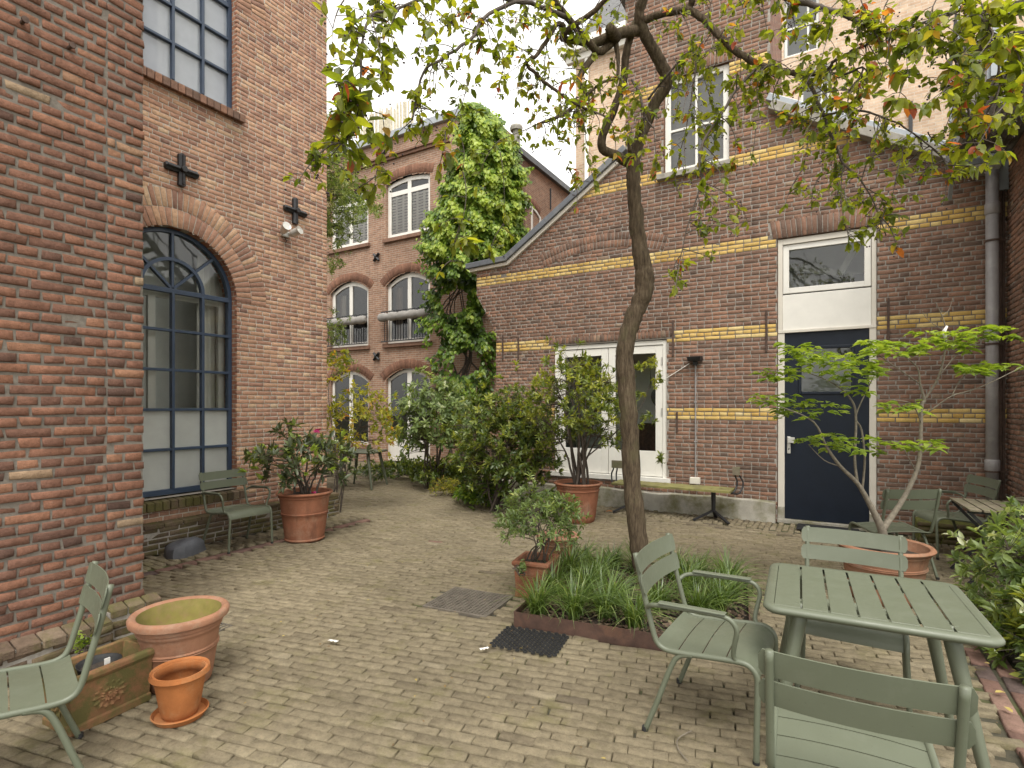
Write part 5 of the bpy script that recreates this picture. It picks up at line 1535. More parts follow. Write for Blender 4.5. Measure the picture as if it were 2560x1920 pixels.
# wicker lid at the right edge
WB = empty('wicker_basket', (1.62, 7.05, .75), label='corner of a brown woven basket hanging by the side wall', cat='basket')
b = MB(); b.lathe([(.0, -.12), (.10, -.12), (.13, 0), (.12, .01), (.10, 0), (.0, -.08)], 20); b.build('basket_body', M['old_wood'], WB)
for k in range(5):
    b = MB(); z = -.10 + k * .024; rr = .105 + k * .007; b.tube([(rr * math.cos(a * .3142), rr * math.sin(a * .3142), z) for a in range(21)], .009, 5); b.build('weave', M['old_wood'], WB)
# scraps on the paving
for (x, y, l, w_, a, lab) in ((-2.98, 2.62, .04, .014, .2, 'white scrap of paper on the paving right of the large empty pot'), (-2.02, 3.05, .03, .015, 1.0, 'white scrap beside the honeycomb mat')):
    b = MB(); n = 5
    for i in range(n):
        q = lambda i, s_: (-l + 2 * l * i / n, s_ * w_ * (1 - .3 * (i % 2)), .004 * (i % 2) + .001)
        b.add([q(i, -1), q(i + 1, -1), q(i + 1, 1), q(i, 1)], [(0, 1, 2, 3)])
    o = b.build('paper_scrap', M['paper']); o.location = (x, y, .032); o.rotation_euler = (0, 0, a); tag(o, lab, 'litter')
b = MB(); p, _ = smooth_path([(-.62, 2.80, .035), (-.66, 2.70, .037), (-.64, 2.62, .034), (-.58, 2.55, .036)], sub=4); b.tube(p, .003, 5)
tag(b.build('fallen_twig', M['twig_grey']), 'thin fallen twig on the paving under the armchair by the table', 'twig')
b = MB(); b.tube([(0, 0, 0), (.04, .02, .01), (.09, .02, .006)], [.012, .018, .008], 6, flat=.4); o = b.build('pot_shard', M['terracotta_orange']); o.location = (-3.05, 8.0, .03); tag(o, 'orange terracotta shard on the paving under the bench', 'shard')
# ================================================================ foliage tools
LT = np.array([[0, 0, 0], [.30, .40, .07], [.66, .34, .05], [1, 0, -.10], [.66, -.34, .05], [.30, -.40, .07], [.33, 0, -.02], [.66, 0, -.03]])
LQ = np.array([[1, 2, 7, 6], [6, 7, 4, 5]], np.int32); LTR = np.array([[0, 1, 6], [0, 6, 5], [2, 3, 7], [7, 3, 4]], np.int32)
def unit(a): return a / (np.linalg.norm(a, axis=-1, keepdims=True) + 1e-9)
def leaves(name, P, D, Nn, S, W, R, mat, parent=None, simple=False, curl=1.0):
    """P base points, D directions, Nn leaf normals, S lengths, W width ratio, R tone per leaf"""
    P, D, Nn = np.asarray(P, float), unit(np.asarray(D, float)), np.asarray(Nn, float)
    n = len(P)
    S = np.broadcast_to(np.asarray(S, float), (n,)); W = np.broadcast_to(np.asarray(W, float), (n,)); R = np.clip(np.broadcast_to(np.asarray(R, float), (n,)), 0, 1)
    side = unit(np.cross(D, Nn)); up = np.cross(side, D)
    T = LT if not simple else np.array([[0, 0, 0], [.45, .42, .06], [1, 0, -.08], [.45, -.42, .06]])
    V = P[:, None] + S[:, None, None] * (D[:, None] * T[None, :, :1] + side[:, None] * T[None, :, 1:2] * W[:, None, None] + up[:, None] * T[None, :, 2:] * curl)
    k = len(T); idx = np.arange(n)[:, None, None] * k
    if simple:
        tri = (idx + np.array([[0, 1, 2], [0, 2, 3]])[None]).reshape(-1, 3).astype(np.int32)
        me = mesh_np(name, V.reshape(-1, 3), [tri], [np.repeat(R, 2)])
    else:
        q = (idx + LQ[None]).reshape(-1, 4).astype(np.int32); t = (idx + LTR[None]).reshape(-1, 3).astype(np.int32)
        me = mesh_np(name, V.reshape(-1, 3), [q, t], [np.repeat(R, 2), np.repeat(R, 4)])
    o = link(name, me, M[mat], parent)
    return o
def rdir(n): return unit(rng.normal(0, 1, (n, 3)))
def bez(a, c, b, n=7):
    a, b, c = Vector(a), Vector(b), Vector(c)
    return [a * (1 - t) ** 2 + c * 2 * t * (1 - t) + b * t * t for t in [i / (n - 1) for i in range(n)]]
def bush_skeleton(base, center, radii, n_main, n_tip, r0, spread=.05, low=-.6, wob=.03, shell_=.45, top_bias=.0):
    """stems from base into an ellipsoid; returns (list of paths with radii, tips array, tip dirs)"""
    base, center, radii = np.array(base, float), np.array(center, float), np.array(radii, float)
    paths, pts = [], []
    for i in range(n_main):
        while True:
            d = rdir(1)[0]
            if d[2] > low: break
        e = center + d * radii * rng.uniform(.55, .8)
        b0 = base + np.array([rng.normal(0, spread), rng.normal(0, spread), 0])
        c = b0 + (e - b0) * .45 + np.array([0, 0, .28 * abs(e[2] - b0[2])]) + rng.normal(0, .04, 3)
        p = bez(b0, c, e, 9)
        p = [q + Vector(rng.normal(0, wob * .4, 3)) if 0 < j < 8 else q for j, q in enumerate(p)]
        paths.append((p, [r0 * (1 - .75 * j / 8) for j in range(9)]))
        for j in range(3, 9): pts.append((np.array(p[j]), r0 * (1 - .75 * j / 8)))
    A = np.array([q[0] for q in pts])
    tips, dirs = [], []
    for i in range(n_tip):
        while True:
            d = rdir(1)[0]
            if d[2] > low: break
        t = center + d * radii * (rng.uniform(shell_, 1.0) ** .6) * (rng.uniform(1.1, 1.35) if rng.random() < .09 else 1) * (1 + .16 * math.sin(5 * d[0] + 3 * d[2]) + .12 * math.sin(7 * d[1] + 2))
        dist = np.linalg.norm(A - t, axis=1) + .6 * np.maximum(0, A[:, 2] - t[2])
        j = int(np.argmin(dist)); s = A[j]
        c = s + (t - s) * .5 + np.array([0, 0, .12 * np.linalg.norm(t - s)]) + rng.normal(0, .02, 3)
        p = bez(s, c, t, 5)
        paths.append((p, [max(.0022, pts[j][1] * .55) * (1 - .6 * k / 4) for k in range(5)]))
        tips.append(t); dirs.append(np.array((p[4] - p[3]).normalized()))
    return paths, np.array(tips), np.array(dirs)
def stems(paths, mat, parent, name='stems', n=5):
    mb = MB()
    for p, r in paths: mb.tube(p, r, n, cap=False)
    return mb.build(name, M[mat], parent, smooth=True)
def whorl(tips, dirs, k, size, width, tilt=(.2, 1.0), mat='lf_dark', parent=None, name='foliage', rlo=0, rhi=1, bright_up=.4, back=.05, simple=False, new_shoot=0.0, jitter=.25):
    P, D, Nn, S, R = [], [], [], [], []
    zmin, zmax = tips[:, 2].min(), tips[:, 2].max()
    for t, d in zip(tips, dirs):
        a = np.array([d[0], d[1], d[2] + .35]); a /= np.linalg.norm(a)
        ref = np.array([0, 0, 1.0]) if abs(a[2]) < .9 else np.array([1.0, 0, 0])
        u = np.cross(a, ref); u /= np.linalg.norm(u); v = np.cross(a, u)
        ph = rng.uniform(0, 6.28); shoot = rng.random() < new_shoot
        kk = k if not shoot else k + 2
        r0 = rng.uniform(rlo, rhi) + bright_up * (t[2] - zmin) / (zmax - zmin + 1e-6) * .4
        for i in range(kk):
            an = ph + 2.4 * i
            tl = rng.uniform(*tilt)
            rad = u * math.cos(an) + v * math.sin(an)
            if shoot: tl = rng.uniform(.1, .5)
            dd = a * math.cos(tl) + rad * math.sin(tl) + rng.normal(0, .10, 3)
            P.append(t - a * rng.uniform(0, back) + rng.normal(0, .004, 3)); D.append(dd)
            Nn.append(a * .6 + np.array([0, 0, 1.0]) - rad * .2 + rng.normal(0, .2, 3))
            S.append(size * rng.uniform(.7, 1.2) * (.75 if shoot else 1)); R.append(np.clip(r0 + rng.normal(0, jitter * .5), 0, .8) if new_shoot and not shoot else (rng.uniform(.84, 1) if shoot else r0 + rng.normal(0, jitter * .5)))
    return leaves(name, P, D, Nn, S, width, R, mat, parent, simple)

# ================================================================ main tree: crooked trunk over the bed
TR = empty('courtyard_tree', tuple(px(1613, 1497, 4.75)), label='crooked-trunked tree with drooping green and red leaves in the steel-edged bed', cat='tree')
TR_loc = Vector(TR.location); TR.location = (0, 0, 0)
D0 = 4.75
tk = [(1618, 1512, .105), (1610, 1440, .084), (1600, 1370, .078), (1582, 1230, .076), (1574, 1080, .075), (1566, 960, .074), (1562, 880, .077), (1580, 805, .075), (1606, 740, .078), (1612, 690, .080), (1600, 620, .068), (1590, 540, .062), (1584, 460, .060), (1582, 405, .062)]
p, r = smooth_path([px(x, y, D0) for x, y, _ in tk], [q[2] for q in tk], 6)
p = [q + Vector(rng.normal(0, .004, 3)) for q in p]
b = MB(); b.tube(p, [q * (1 + rng.normal(0, .035)) for q in r], 16); b.build('trunk', M['tree_bark'], TR, smooth=True)
LIMBS = [
    [(1582, 415, 4.75, .062), (1592, 370, 4.72, .060), (1615, 310, 4.68, .058), (1640, 255, 4.64, .057), (1668, 205, 4.6, .062), (1655, 165, 4.58, .060), (1625, 110, 4.52, .055), (1602, 60, 4.46, .052), (1600, 15, 4.4, .046), (1625, -50, 4.3, .036), (1660, -140, 4.2, .026)],
    [(1580, 412, 4.75, .048), (1545, 392, 4.72, .046), (1508, 372, 4.68, .045), (1508, 335, 4.66, .042), (1540, 260, 4.62, .040), (1560, 190, 4.58, .039), (1568, 120, 4.54, .037), (1588, 60, 4.5, .035), (1612, 0, 4.46, .031), (1640, -90, 4.4, .024)],
    [(1600, 75, 4.5, .050), (1560, 82, 4.44, .052), (1528, 92, 4.40, .048), (1480, 108, 4.35, .040), (1430, 100, 4.3, .032), (1405, 92, 4.26, .026), (1440, 60, 4.2, .022), (1500, 15, 4.12, .018), (1540, -40, 4.0, .012)],
    [(1535, 100, 4.42, .040), (1500, 130, 4.38, .036), (1470, 105, 4.3, .032), (1420, 45, 4.2, .026), (1385, 0, 4.1, .022), (1350, -40, 4.0, .016)],
    [(1490, 132, 4.38, .030), (1462, 170, 4.32, .024), (1446, 205, 4.27, .022), (1463, 232, 4.24, .020), (1440, 262, 4.2, .017), (1395, 292, 4.1, .013), (1350, 308, 4.0, .009)],
    [(1540, 110, 4.42, .022), (1545, 185, 4.40, .012), (1500, 210, 4.34, .010), (1440, 262, 4.22, .010)],
    [(1405, 92, 4.26, .022), (1408, 65, 4.2, .019), (1390, 62, 4.15, .018), (1368, 100, 4.1, .016), (1340, 140, 4.05, .014), (1316, 157, 4.0, .013), (1350, 195, 4.0, .012), (1400, 235, 4.0, .011), (1450, 265, 4.0, .009), (1520, 292, 4.05, .006)],
    [(1420, 45, 4.2, .020), (1350, 15, 4.0, .016), (1290, 5, 3.8, .014), (1210, 45, 3.6, .012), (1180, 95, 3.45, .011), (1110, 145, 3.3, .009), (1060, 180, 3.2, .007), (1030, 300, 3.1, .005)],
    [(1290, 5, 3.8, .012), (1180, -20, 3.5, .011), (1080, -10, 3.2, .010), (1000, 20, 2.95, .008), (930, 40, 2.8, .007), (905, 110, 2.7, .006), (900, 230, 2.6, .005), (885, 330, 2.55, .004), (830, 360, 2.5, .003)],
    [(1605, 55, 4.46, .038), (1650, 35, 4.38, .034), (1718, 20, 4.28, .031), (1735, -20, 4.2, .024), (1760, -80, 4.1, .018)],
    [(1715, 20, 4.28, .028), (1760, 48, 4.2, .026), (1800, 90, 4.12, .025), (1850, 135, 4.05, .024), (1905, 165, 3.98, .022), (1960, 178, 3.9, .020), (2012, 184, 3.84, .018), (2062, 182, 3.78, .012), (2090, 150, 3.7, .010), (2150, 120, 3.62, .009), (2215, 82, 3.55, .008)],
    [(1735, -20, 4.2, .020), (1850, -40, 4.0, .020), (1980, 0, 3.8, .019), (2040, 16, 3.7, .018), (2090, 30, 3.62, .017), (2145, 52, 3.55, .015), (2215, 82, 3.45, .012), (2300, 60, 3.3, .009), (2420, 20, 3.1, .006)],
    [(2012, 184, 3.84, .013), (2038, 240, 3.78, .012), (2060, 290, 3.72, .010), (2082, 345, 3.66, .008), (2110, 410, 3.6, .007), (2165, 470, 3.55, .005), (2215, 590, 3.5, .003)],
    [(1894, 168, 3.98, .012), (1848, 216, 3.94, .011), (1800, 290, 3.9, .010), (1757, 355, 3.86, .009), (1750, 405, 3.84, .007), (1752, 455, 3.82, .006), (1722, 555, 3.8, .004), (1700, 650, 3.8, .003)],
    [(2062, 182, 3.78, .009), (2110, 185, 3.7, .008), (2160, 170, 3.6, .006), (2120, 230, 3.55, .004)],
    [(2060, 290, 3.72, .007), (2130, 275, 3.6, .007), (2200, 290, 3.5, .006), (2280, 330, 3.4, .005), (2360, 400, 3.3, .004), (2390, 470, 3.25, .003)],
    [(2300, 60, 3.3, .008), (2360, 110, 3.15, .007), (2400, 190, 3.05, .006), (2420, 280, 3.0, .005), (2450, 340, 2.95, .004)],
    [(2420, 20, 3.1, .007), (2480, 80, 2.9, .006), (2500, 180, 2.85, .005), (2480, 300, 2.8, .004)],
    [(1580, 200, 4.6, .012), (1600, 235, 4.5, .010), (1612, 290, 4.45, .008), (1635, 320, 4.4, .005)],
    [(1620, 250, 4.6, .010), (1700, 150, 4.4, .009), (1740, 130, 4.3, .008), (1730, 230, 4.2, .006), (1715, 330, 4.15, .004)],
]
for L in LIMBS:
    p, r = smooth_path([px(x, y, d) for x, y, d, _ in L], [q[3] * (.84 if q[3] > .03 else 1) for q in L], 5)
    p = [q + Vector(rng.normal(0, .0025, 3)) if 0 < i < len(p) - 1 else q for i, q in enumerate(p)]
    b = MB(); b.tube(p, [q * (1 + rng.normal(0, .03)) for q in r], 10 if L[0][3] > .02 else 6); b.build('branch', M['tree_bark'] if L[0][3] > .02 else M['twig'], TR, smooth=True)
b = MB(); b.tube([px(1540, 95, 4.4), px(1528, 78, 4.3), px(1524, 70, 4.24)], [.046, .046, .034], 12); b.build('branch_stub', M['tree_bark'], TR, smooth=True)
b = MB(); b.tube([px(1582, 405, 4.72), px(1575, 375, 4.66), px(1572, 352, 4.62)], [.03, .022, .010], 8); b.build('branch_stub', M['tree_bark'], TR, smooth=True)
# drooping twigs: (start pixel, depth, end pixel, leaves, leaf size)
TW = []
def tw(x0, y0, d0, x1, y1, d1, n, size=.055, bow=0.0): TW.append((x0, y0, d0, x1, y1, d1, n, size, bow))
# left, near the camera
for a in [(905, 110, 2.7, 860, 330, 2.5, 30, .085), (900, 230, 2.6, 930, 345, 2.5, 26, .085), (885, 330, 2.5, 800, 400, 2.45, 18, .06), (830, 360, 2.5, 745, 455, 2.4, 30, .04), (905, 40, 2.8, 850, 130, 2.7, 16, .06), (930, 40, 2.8, 960, 180, 2.7, 16, .05),
          (1000, 20, 2.95, 990, 130, 2.9, 14, .05), (860, 0, 2.8, 830, 110, 2.7, 10, .06), (1030, 300, 3.1, 985, 340, 3.0, 10, .05), (985, 340, 3.0, 950, 395, 2.95, 16, .05), (950, 395, 2.95, 935, 480, 2.9, 22, .06), (940, 440, 2.9, 900, 470, 2.85, 8, .06),
          (1060, 180, 3.2, 1035, 250, 3.1, 10, .05), (1147, 260, 3.3, 1113, 330, 3.2, 12, .05), (1113, 330, 3.2, 1094, 430, 3.1, 16, .07), (1147, 340, 3.4, 1157, 430, 3.3, 8, .05), (1157, 430, 3.3, 1140, 600, 3.2, 10, .06), (1150, 560, 3.2, 1130, 630, 3.2, 18, .065),
          (1180, 95, 3.45, 1170, 200, 3.4, 12, .05), (1170, 200, 3.4, 1150, 280, 3.35, 18, .05), (1210, 45, 3.6, 1250, 120, 3.5, 22, .06), (1250, 120, 3.5, 1240, 220, 3.45, 20, .06), (1230, 60, 3.6, 1180, 40, 3.5, 14, .05), (1080, -10, 3.2, 1060, 80, 3.1, 14, .05), (1060, 80, 3.1, 1040, 140, 3.1, 12, .05),
          (1120, 0, 3.3, 1130, 60, 3.3, 18, .05), (1316, 157, 4.0, 1290, 260, 3.9, 12, .05), (1350, 195, 4.0, 1330, 300, 3.9, 16, .05), (1350, 308, 4.0, 1250, 350, 3.9, 14, .05), (1250, 350, 3.9, 1200, 430, 3.8, 18, .05), (1395, 292, 4.1, 1400, 380, 4.0, 16, .05), (1440, 262, 4.2, 1420, 420, 4.1, 22, .05),
          (1420, 420, 4.1, 1440, 520, 4.0, 16, .05), (1450, 265, 4.0, 1470, 400, 4.0, 22, .055), (1470, 400, 4.0, 1490, 470, 4.0, 18, .055), (1520, 292, 4.05, 1540, 400, 4.0, 22, .055), (1400, 235, 4.0, 1400, 300, 3.9, 16, .05), (1368, 100, 4.1, 1350, 60, 4.0, 12, .05), (1545, 185, 4.4, 1530, 280, 4.3, 14, .06),
          (940, 60, 2.8, 900, 20, 2.8, 14, .055), (1020, 0, 3.0, 950, -20, 2.9, 10, .06), (1130, 650, 3.2, 1100, 680, 3.2, 4, .05), (1260, 560, 3.9, 1225, 640, 3.9, 14, .06), (1250, 380, 3.9, 1260, 560, 3.9, 12, .05),
          # middle
          (1612, 290, 4.45, 1600, 420, 4.4, 18, .06), (1635, 320, 4.4, 1640, 440, 4.3, 16, .06), (1600, 235, 4.5, 1560, 330, 4.4, 14, .06), (1690, 150, 4.3, 1690, 300, 4.2, 20, .055), (1740, 130, 4.3, 1780, 260, 4.2, 26, .055), (1715, 330, 4.15, 1690, 430, 4.1, 14, .05), (1690, 430, 4.1, 1700, 490, 4.1, 12, .05), (1760, 48, 4.2, 1790, 180, 4.1, 26, .055),
          (1850, 135, 4.05, 1830, 280, 3.95, 26, .06), (1800, 290, 3.9, 1830, 420, 3.85, 22, .06), (1757, 355, 3.86, 1760, 420, 3.8, 12, .05), (1752, 455, 3.82, 1850, 520, 3.8, 16, .045), (1850, 500, 3.8, 1870, 560, 3.8, 14, .045), (1700, 640, 3.8, 1695, 710, 3.8, 22, .045), (1722, 555, 3.8, 1760, 590, 3.8, 12, .045), (1660, -30, 4.2, 1700, 90, 4.1, 24, .05), (1700, 30, 4.2, 1730, 120, 4.15, 18, .05),
          # right
          (1905, 165, 3.98, 1900, 290, 3.9, 26, .06), (1960, 178, 3.9, 1950, 300, 3.8, 24, .06), (2012, 184, 3.84, 1990, 290, 3.75, 20, .06), (2038, 240, 3.78, 2010, 420, 3.7, 26, .05), (2010, 420, 3.7, 1960, 520, 3.65, 20, .045), (2060, 290, 3.72, 2090, 420, 3.6, 26, .05), (2110, 410, 3.6, 2110, 560, 3.5, 30, .05), (2110, 560, 3.5, 2120, 620, 3.5, 18, .055),
          (2165, 470, 3.55, 2230, 520, 3.5, 22, .05), (2215, 520, 3.5, 2200, 600, 3.45, 16, .055), (2200, 290, 3.5, 2180, 420, 3.4, 30, .05), (2280, 330, 3.4, 2260, 420, 3.3, 28, .05), (2360, 400, 3.3, 2300, 440, 3.2, 16, .05), (2090, 30, 3.6, 2050, 160, 3.5, 34, .06), (2145, 52, 3.55, 2140, 140, 3.5, 24, .06), (2215, 82, 3.45, 2200, 200, 3.3, 24, .07),
          (1980, 0, 3.8, 1950, 110, 3.75, 34, .06), (2040, 16, 3.7, 2010, 110, 3.7, 30, .06), (1900, -20, 3.9, 1920, 90, 3.85, 28, .055), (2300, 60, 3.3, 2270, 180, 3.1, 26, .08), (2270, 180, 3.1, 2240, 260, 3.0, 16, .08), (2360, 110, 3.15, 2330, 260, 3.0, 34, .07), (2400, 190, 3.05, 2360, 330, 2.95, 34, .06), (2420, 280, 3.0, 2470, 420, 2.9, 26, .06),
          (2480, 80, 2.9, 2440, 200, 2.8, 40, .07), (2500, 180, 2.85, 2530, 320, 2.8, 34, .07), (2480, 300, 2.8, 2440, 370, 2.75, 18, .07), (2420, 20, 3.1, 2380, 120, 3.0, 40, .06), (2500, 0, 2.9, 2540, 130, 2.8, 44, .07), (2440, -20, 3.0, 2470, 90, 2.9, 40, .07), (2340, 0, 3.2, 2330, 110, 3.1, 36, .06), (2220, 0, 3.5, 2240, 90, 3.4, 34, .06), (2150, -10, 3.6, 2170, 60, 3.5, 30, .055),
          (2540, 120, 2.8, 2560, 260, 2.7, 30, .07), (2390, 240, 3.0, 2410, 330, 2.95, 24, .06), (1840, -10, 4.0, 1850, 90, 3.95, 22, .055), (1780, 0, 4.1, 1770, 60, 4.1, 16, .05), (1890, 300, 3.9, 1880, 400, 3.85, 14, .055), (1640, 60, 4.5, 1690, 60, 4.4, 20, .05), (1500, 0, 4.2, 1470, 70, 4.15, 12, .05), (1560, -10, 4.3, 1540, 60, 4.3, 14, .05),
          (2120, 230, 3.55, 2140, 330, 3.5, 22, .055), (2160, 170, 3.6, 2150, 250, 3.55, 14, .055), (2320, 330, 3.3, 2400, 380, 3.2, 22, .05), (2250, 400, 3.3, 2230, 500, 3.25, 18, .05), (2050, 440, 3.6, 2030, 520, 3.6, 14, .045), (2170, 400, 3.5, 2150, 500, 3.5, 24, .045)]:
    tw(*a)
for li, L in enumerate(LIMBS):             # finer twigs hanging from every thin limb
    for i in range(1, len(L)):
        (x0, y0, d0, r0), (x1, y1, d1, r1) = L[i - 1], L[i]
        if max(r0, r1) > .027 or y1 < -30: continue
        for k in range(2 + int(math.hypot(x1 - x0, y1 - y0) / 45)):
            t = rng.random(); x, y, d = x0 + (x1 - x0) * t, y0 + (y1 - y0) * t, d0 + (d1 - d0) * t
            ln = rng.uniform(35, 110); an = rng.normal(0, .9)
            tw(x, y, d, x + ln * math.sin(an), y + ln * abs(math.cos(an)) * rng.choice([1, 1, 1, -.5]), d + rng.normal(0, .25), int(rng.uniform(5, 11)), rng.uniform(.045, .065) * (1.2 if d < 3.2 else 1))
mbt = MB(); P, Dd, Nn, S, R = [], [], [], [], []; BP = []
for (x0, y0, d0, x1, y1, d1, n, size, bow) in TW:
    a, e = np.array(px(x0, y0, d0)), np.array(px(x1, y1, d1))
    L_ = np.linalg.norm(e - a)
    c = (a + e) / 2 + np.array([rng.normal(0, .12 * L_), rng.normal(0, .12 * L_), .10 * L_])
    pth = bez(a, c, e, 8)
    mbt.tube(pth, [.0042 * (1 - .6 * i / 7) for i in range(8)], 4, cap=False)
    red = rng.random() < .22
    side_n = int(n * .22) + 1
    ends = [(np.array(pth[7]), np.array(pth[7] - pth[6]))]
    for s in range(side_n):                     # short side shoots
        i = rng.integers(1, 7); q = np.array(pth[i]); dv = rdir(1)[0] * np.array([1, 1, .6]) + np.array([0, 0, -.15]); ln = rng.uniform(.04, .16)
        qe = q + dv * ln; mbt.tube([Vector(q), Vector((q + qe) / 2 + np.array([0, 0, .01])), Vector(qe)], [.0024, .002, .0012], 4, cap=False)
        ends.append((qe, dv))
    per = max(4, int(n * 1.75 / len(ends)))
    for (q, dv) in ends:
        dv = dv / (np.linalg.norm(dv) + 1e-9)
        hue = rng.uniform(.15, .8)
        for k in range(per):
            base = q - dv * rng.uniform(0, .06)
            dd = dv * .5 + rdir(1)[0] * .75 + np.array([0, 0, -.35])
            P.append(base); Dd.append(dd); Nn.append(rdir(1)[0] * .8 + np.array([0, 0, 1.0])); S.append(size * rng.uniform(.55, 1.4))
            rr = hue + rng.normal(0, .14)
            if red and rng.random() < .26: rr = rng.uniform(.88, 1.0)
            else: rr = min(rr, .86) if rng.random() > .015 else rng.uniform(.87, 1)
            R.append(rr)
        for k in range(rng.integers(0, 4)): BP.append(q + rng.normal(0, .02, 3) + np.array([0, 0, -.02]))
tag(mbt.build('twigs', M['twig'], TR), kind='stuff')
tag(leaves('crown', P, Dd, Nn, S, .62, R, 'lf_tree', TR), kind='stuff')
mbb = MB()
for q in BP:
    mbb.lathe([(0, -.0055), (.0045, -.003), (.0055, 0), (.0045, .003), (0, .0055)], 6)
    for i in range(30): v = mbb.v[-30 + i]; mbb.v[-30 + i] = (v[0] + q[0], v[1] + q[1], v[2] + q[2])
tag(mbb.build('berries', M['berry'], TR), kind='stuff')

# ================================================================ sapling in the wide pot
SP = empty('potted_sapling', (0, 0, 0), label='slender sapling with flat layers of bright green leaves in the wide pot', cat='small tree')
DS = 4.66
def spx(x, y, dd=0): return px(x, y, DS + dd)
SB = [[(2207, 1365, 0, .040), (2205, 1325, 0, .034), (2175, 1262, 0, .022), (2144, 1209, -.02, .018), (2101, 1166, -.06, .014), (2067, 1118, -.1, .011), (2034, 1055, -.15, .007), (1960, 1020, -.2, .005), (1890, 1000, -.25, .003)],
      [(2144, 1209, -.02, .012), (2137, 1147, .02, .011), (2140, 1050, .05, .010), (2130, 1002, .06, .008), (2085, 960, .1, .006), (2010, 930, .12, .004), (1930, 925, .15, .003)],
      [(2155, 1230, .05, .010), (2162, 1150, .1, .009), (2154, 1075, .12, .008), (2140, 1040, .15, .006), (2170, 970, .2, .005), (2190, 930, .2, .003)],
      [(2205, 1325, 0, .030), (2230, 1290, .03, .024), (2262, 1240, .06, .020), (2290, 1180, .08, .018), (2300, 1130, .1, .016), (2304, 1020, .1, .013), (2311, 1000, .1, .013), (2300, 960, .12, .009), (2294, 920, .15, .006), (2260, 890, .2, .004)],
      [(2311, 1000, .1, .010), (2345, 945, .08, .009), (2362, 880, .05, .008), (2365, 830, .02, .006), (2355, 790, 0, .004), (2338, 755, -.02, .0025)],
      [(2355, 790, 0, .003), (2372, 775, .02, .0025), (2382, 745, .04, .002)], [(2365, 830, .02, .003), (2320, 800, .08, .0025), (2305, 775, .1, .002)],
      [(2304, 1040, .1, .008), (2335, 1020, .05, .007), (2380, 990, 0, .006), (2440, 972, -.05, .005), (2500, 945, -.1, .004), (2558, 915, -.12, .003)], [(2380, 990, 0, .005), (2400, 950, .05, .004), (2430, 925, .08, .003)],
      [(2300, 960, .12, .006), (2250, 925, .15, .005), (2200, 890, .2, .004), (2170, 860, .2, .002)], [(2345, 945, .08, .005), (2400, 880, .12, .004), (2480, 840, .12, .003)], [(2101, 1166, -.06, .006), (2060, 1150, -.05, .004), (2020, 1110, 0, .003)],
      [(2304, 1060, .1, .005), (2280, 1010, .0, .004), (2230, 1000, -.05, .003)], [(2290, 1180, .08, .005), (2250, 1110, .0, .004), (2220, 1105, 0, .003)], [(2290, 1150, .1, .004), (2330, 1110, .1, .003)]]
for L in SB:
    p, r = smooth_path([spx(x, y, d) for x, y, d, _ in L], [q[3] for q in L], 4)
    b = MB(); b.tube(p, r, 9 if L[0][3] > .015 else 5); b.build('branch', M['twig_grey'], SP, smooth=True)
P, Dd, Nn, S, R = [], [], [], [], []
for (xa, xb, ya, yb, n, dd0, dd1) in ((2150, 2300, 855, 890, 90, -.25, .35), (2280, 2430, 830, 880, 110, -.25, .3), (2400, 2540, 815, 850, 55, -.25, .15), (1935, 2080, 860, 930, 95, -.3, .4), (2050, 2200, 880, 935, 120, -.3, .4), (1895, 1990, 915, 950, 45, -.2, .3), (1860, 2020, 985, 1015, 60, -.3, .2), (1950, 2110, 1010, 1045, 55, -.3, .25), (2005, 2130, 1085, 1125, 60, -.3, .2), (2130, 2200, 1095, 1135, 30, -.2, .2), (2200, 2370, 1100, 1128, 60, -.25, .2), (2200, 2310, 1005, 1030, 36, -.25, .2), (2375, 2500, 905, 935, 55, -.25, .15), (2500, 2580, 910, 930, 22, -.2, .1), (2090, 2180, 940, 985, 36, -.2, .2)):
    cl_ = [(rng.uniform(xa, xb), rng.uniform(ya, yb), rng.uniform(dd0, dd1)) for _ in range(max(3, int(n / 2.6)))]
    for (cx, cy_, cd_) in cl_:
        c = np.array(spx(cx, cy_, cd_)); hue = rng.uniform(.2, .85)
        ax = rng.uniform(0, 6.28)
        for k in range(5):
            an = ax + (k - 2) * .55 + rng.normal(0, .15)
            P.append(c + rng.normal(0, .008, 3)); Dd.append([math.cos(an), math.sin(an), rng.normal(-.10, .14)]); Nn.append([rng.normal(0, .16), rng.normal(0, .16), 1]); S.append(rng.uniform(.06, .115)); R.append(hue + rng.normal(0, .15))
tag(leaves('crown', P, Dd, Nn, S, .52, R, 'lf_maple', SP), kind='stuff')
b = MB(); b.tube([spx(2364, 850, .0), spx(2360, 828, -.02), spx(2368, 815, -.03)], [.010, .016, .008], 7); b.build('tie', M['paper'], SP, smooth=True)

# ================================================================ rhododendron
def base_on(x, y, d): q = px(x, y, d); return (q.x, q.y, q.z)
RH = empty('rhododendron', (0, 0, 0), label='rhododendron with leathery leaves and pale new shoots in the tall terracotta pot', cat='shrub')
pa, tips, dr = bush_skeleton((-5.60, 4.48, .55), tuple(px(752, 1150, 6.75)), (.60, .60, .42), 10, 120, .016, .05, low=-.6)
stems(pa, 'twig', RH)
tag(whorl(tips, dr, 9, .12, .42, (.7, 1.5), 'lf_rhodo', RH, new_shoot=.30, rlo=.1, rhi=.7), kind='stuff')
P, Dd, Nn = [], [], []
for t in (px(790, 1078, 6.4), px(797, 1076, 6.4), px(785, 1231, 6.5)):
    for k in range(8): P.append(np.array(t)); Dd.append(rdir(1)[0] + np.array([0, 0, .4])); Nn.append(rdir(1)[0])
leaves('flower', P, Dd, Nn, .035, .8, rng.random(len(P)), 'petal', RH)
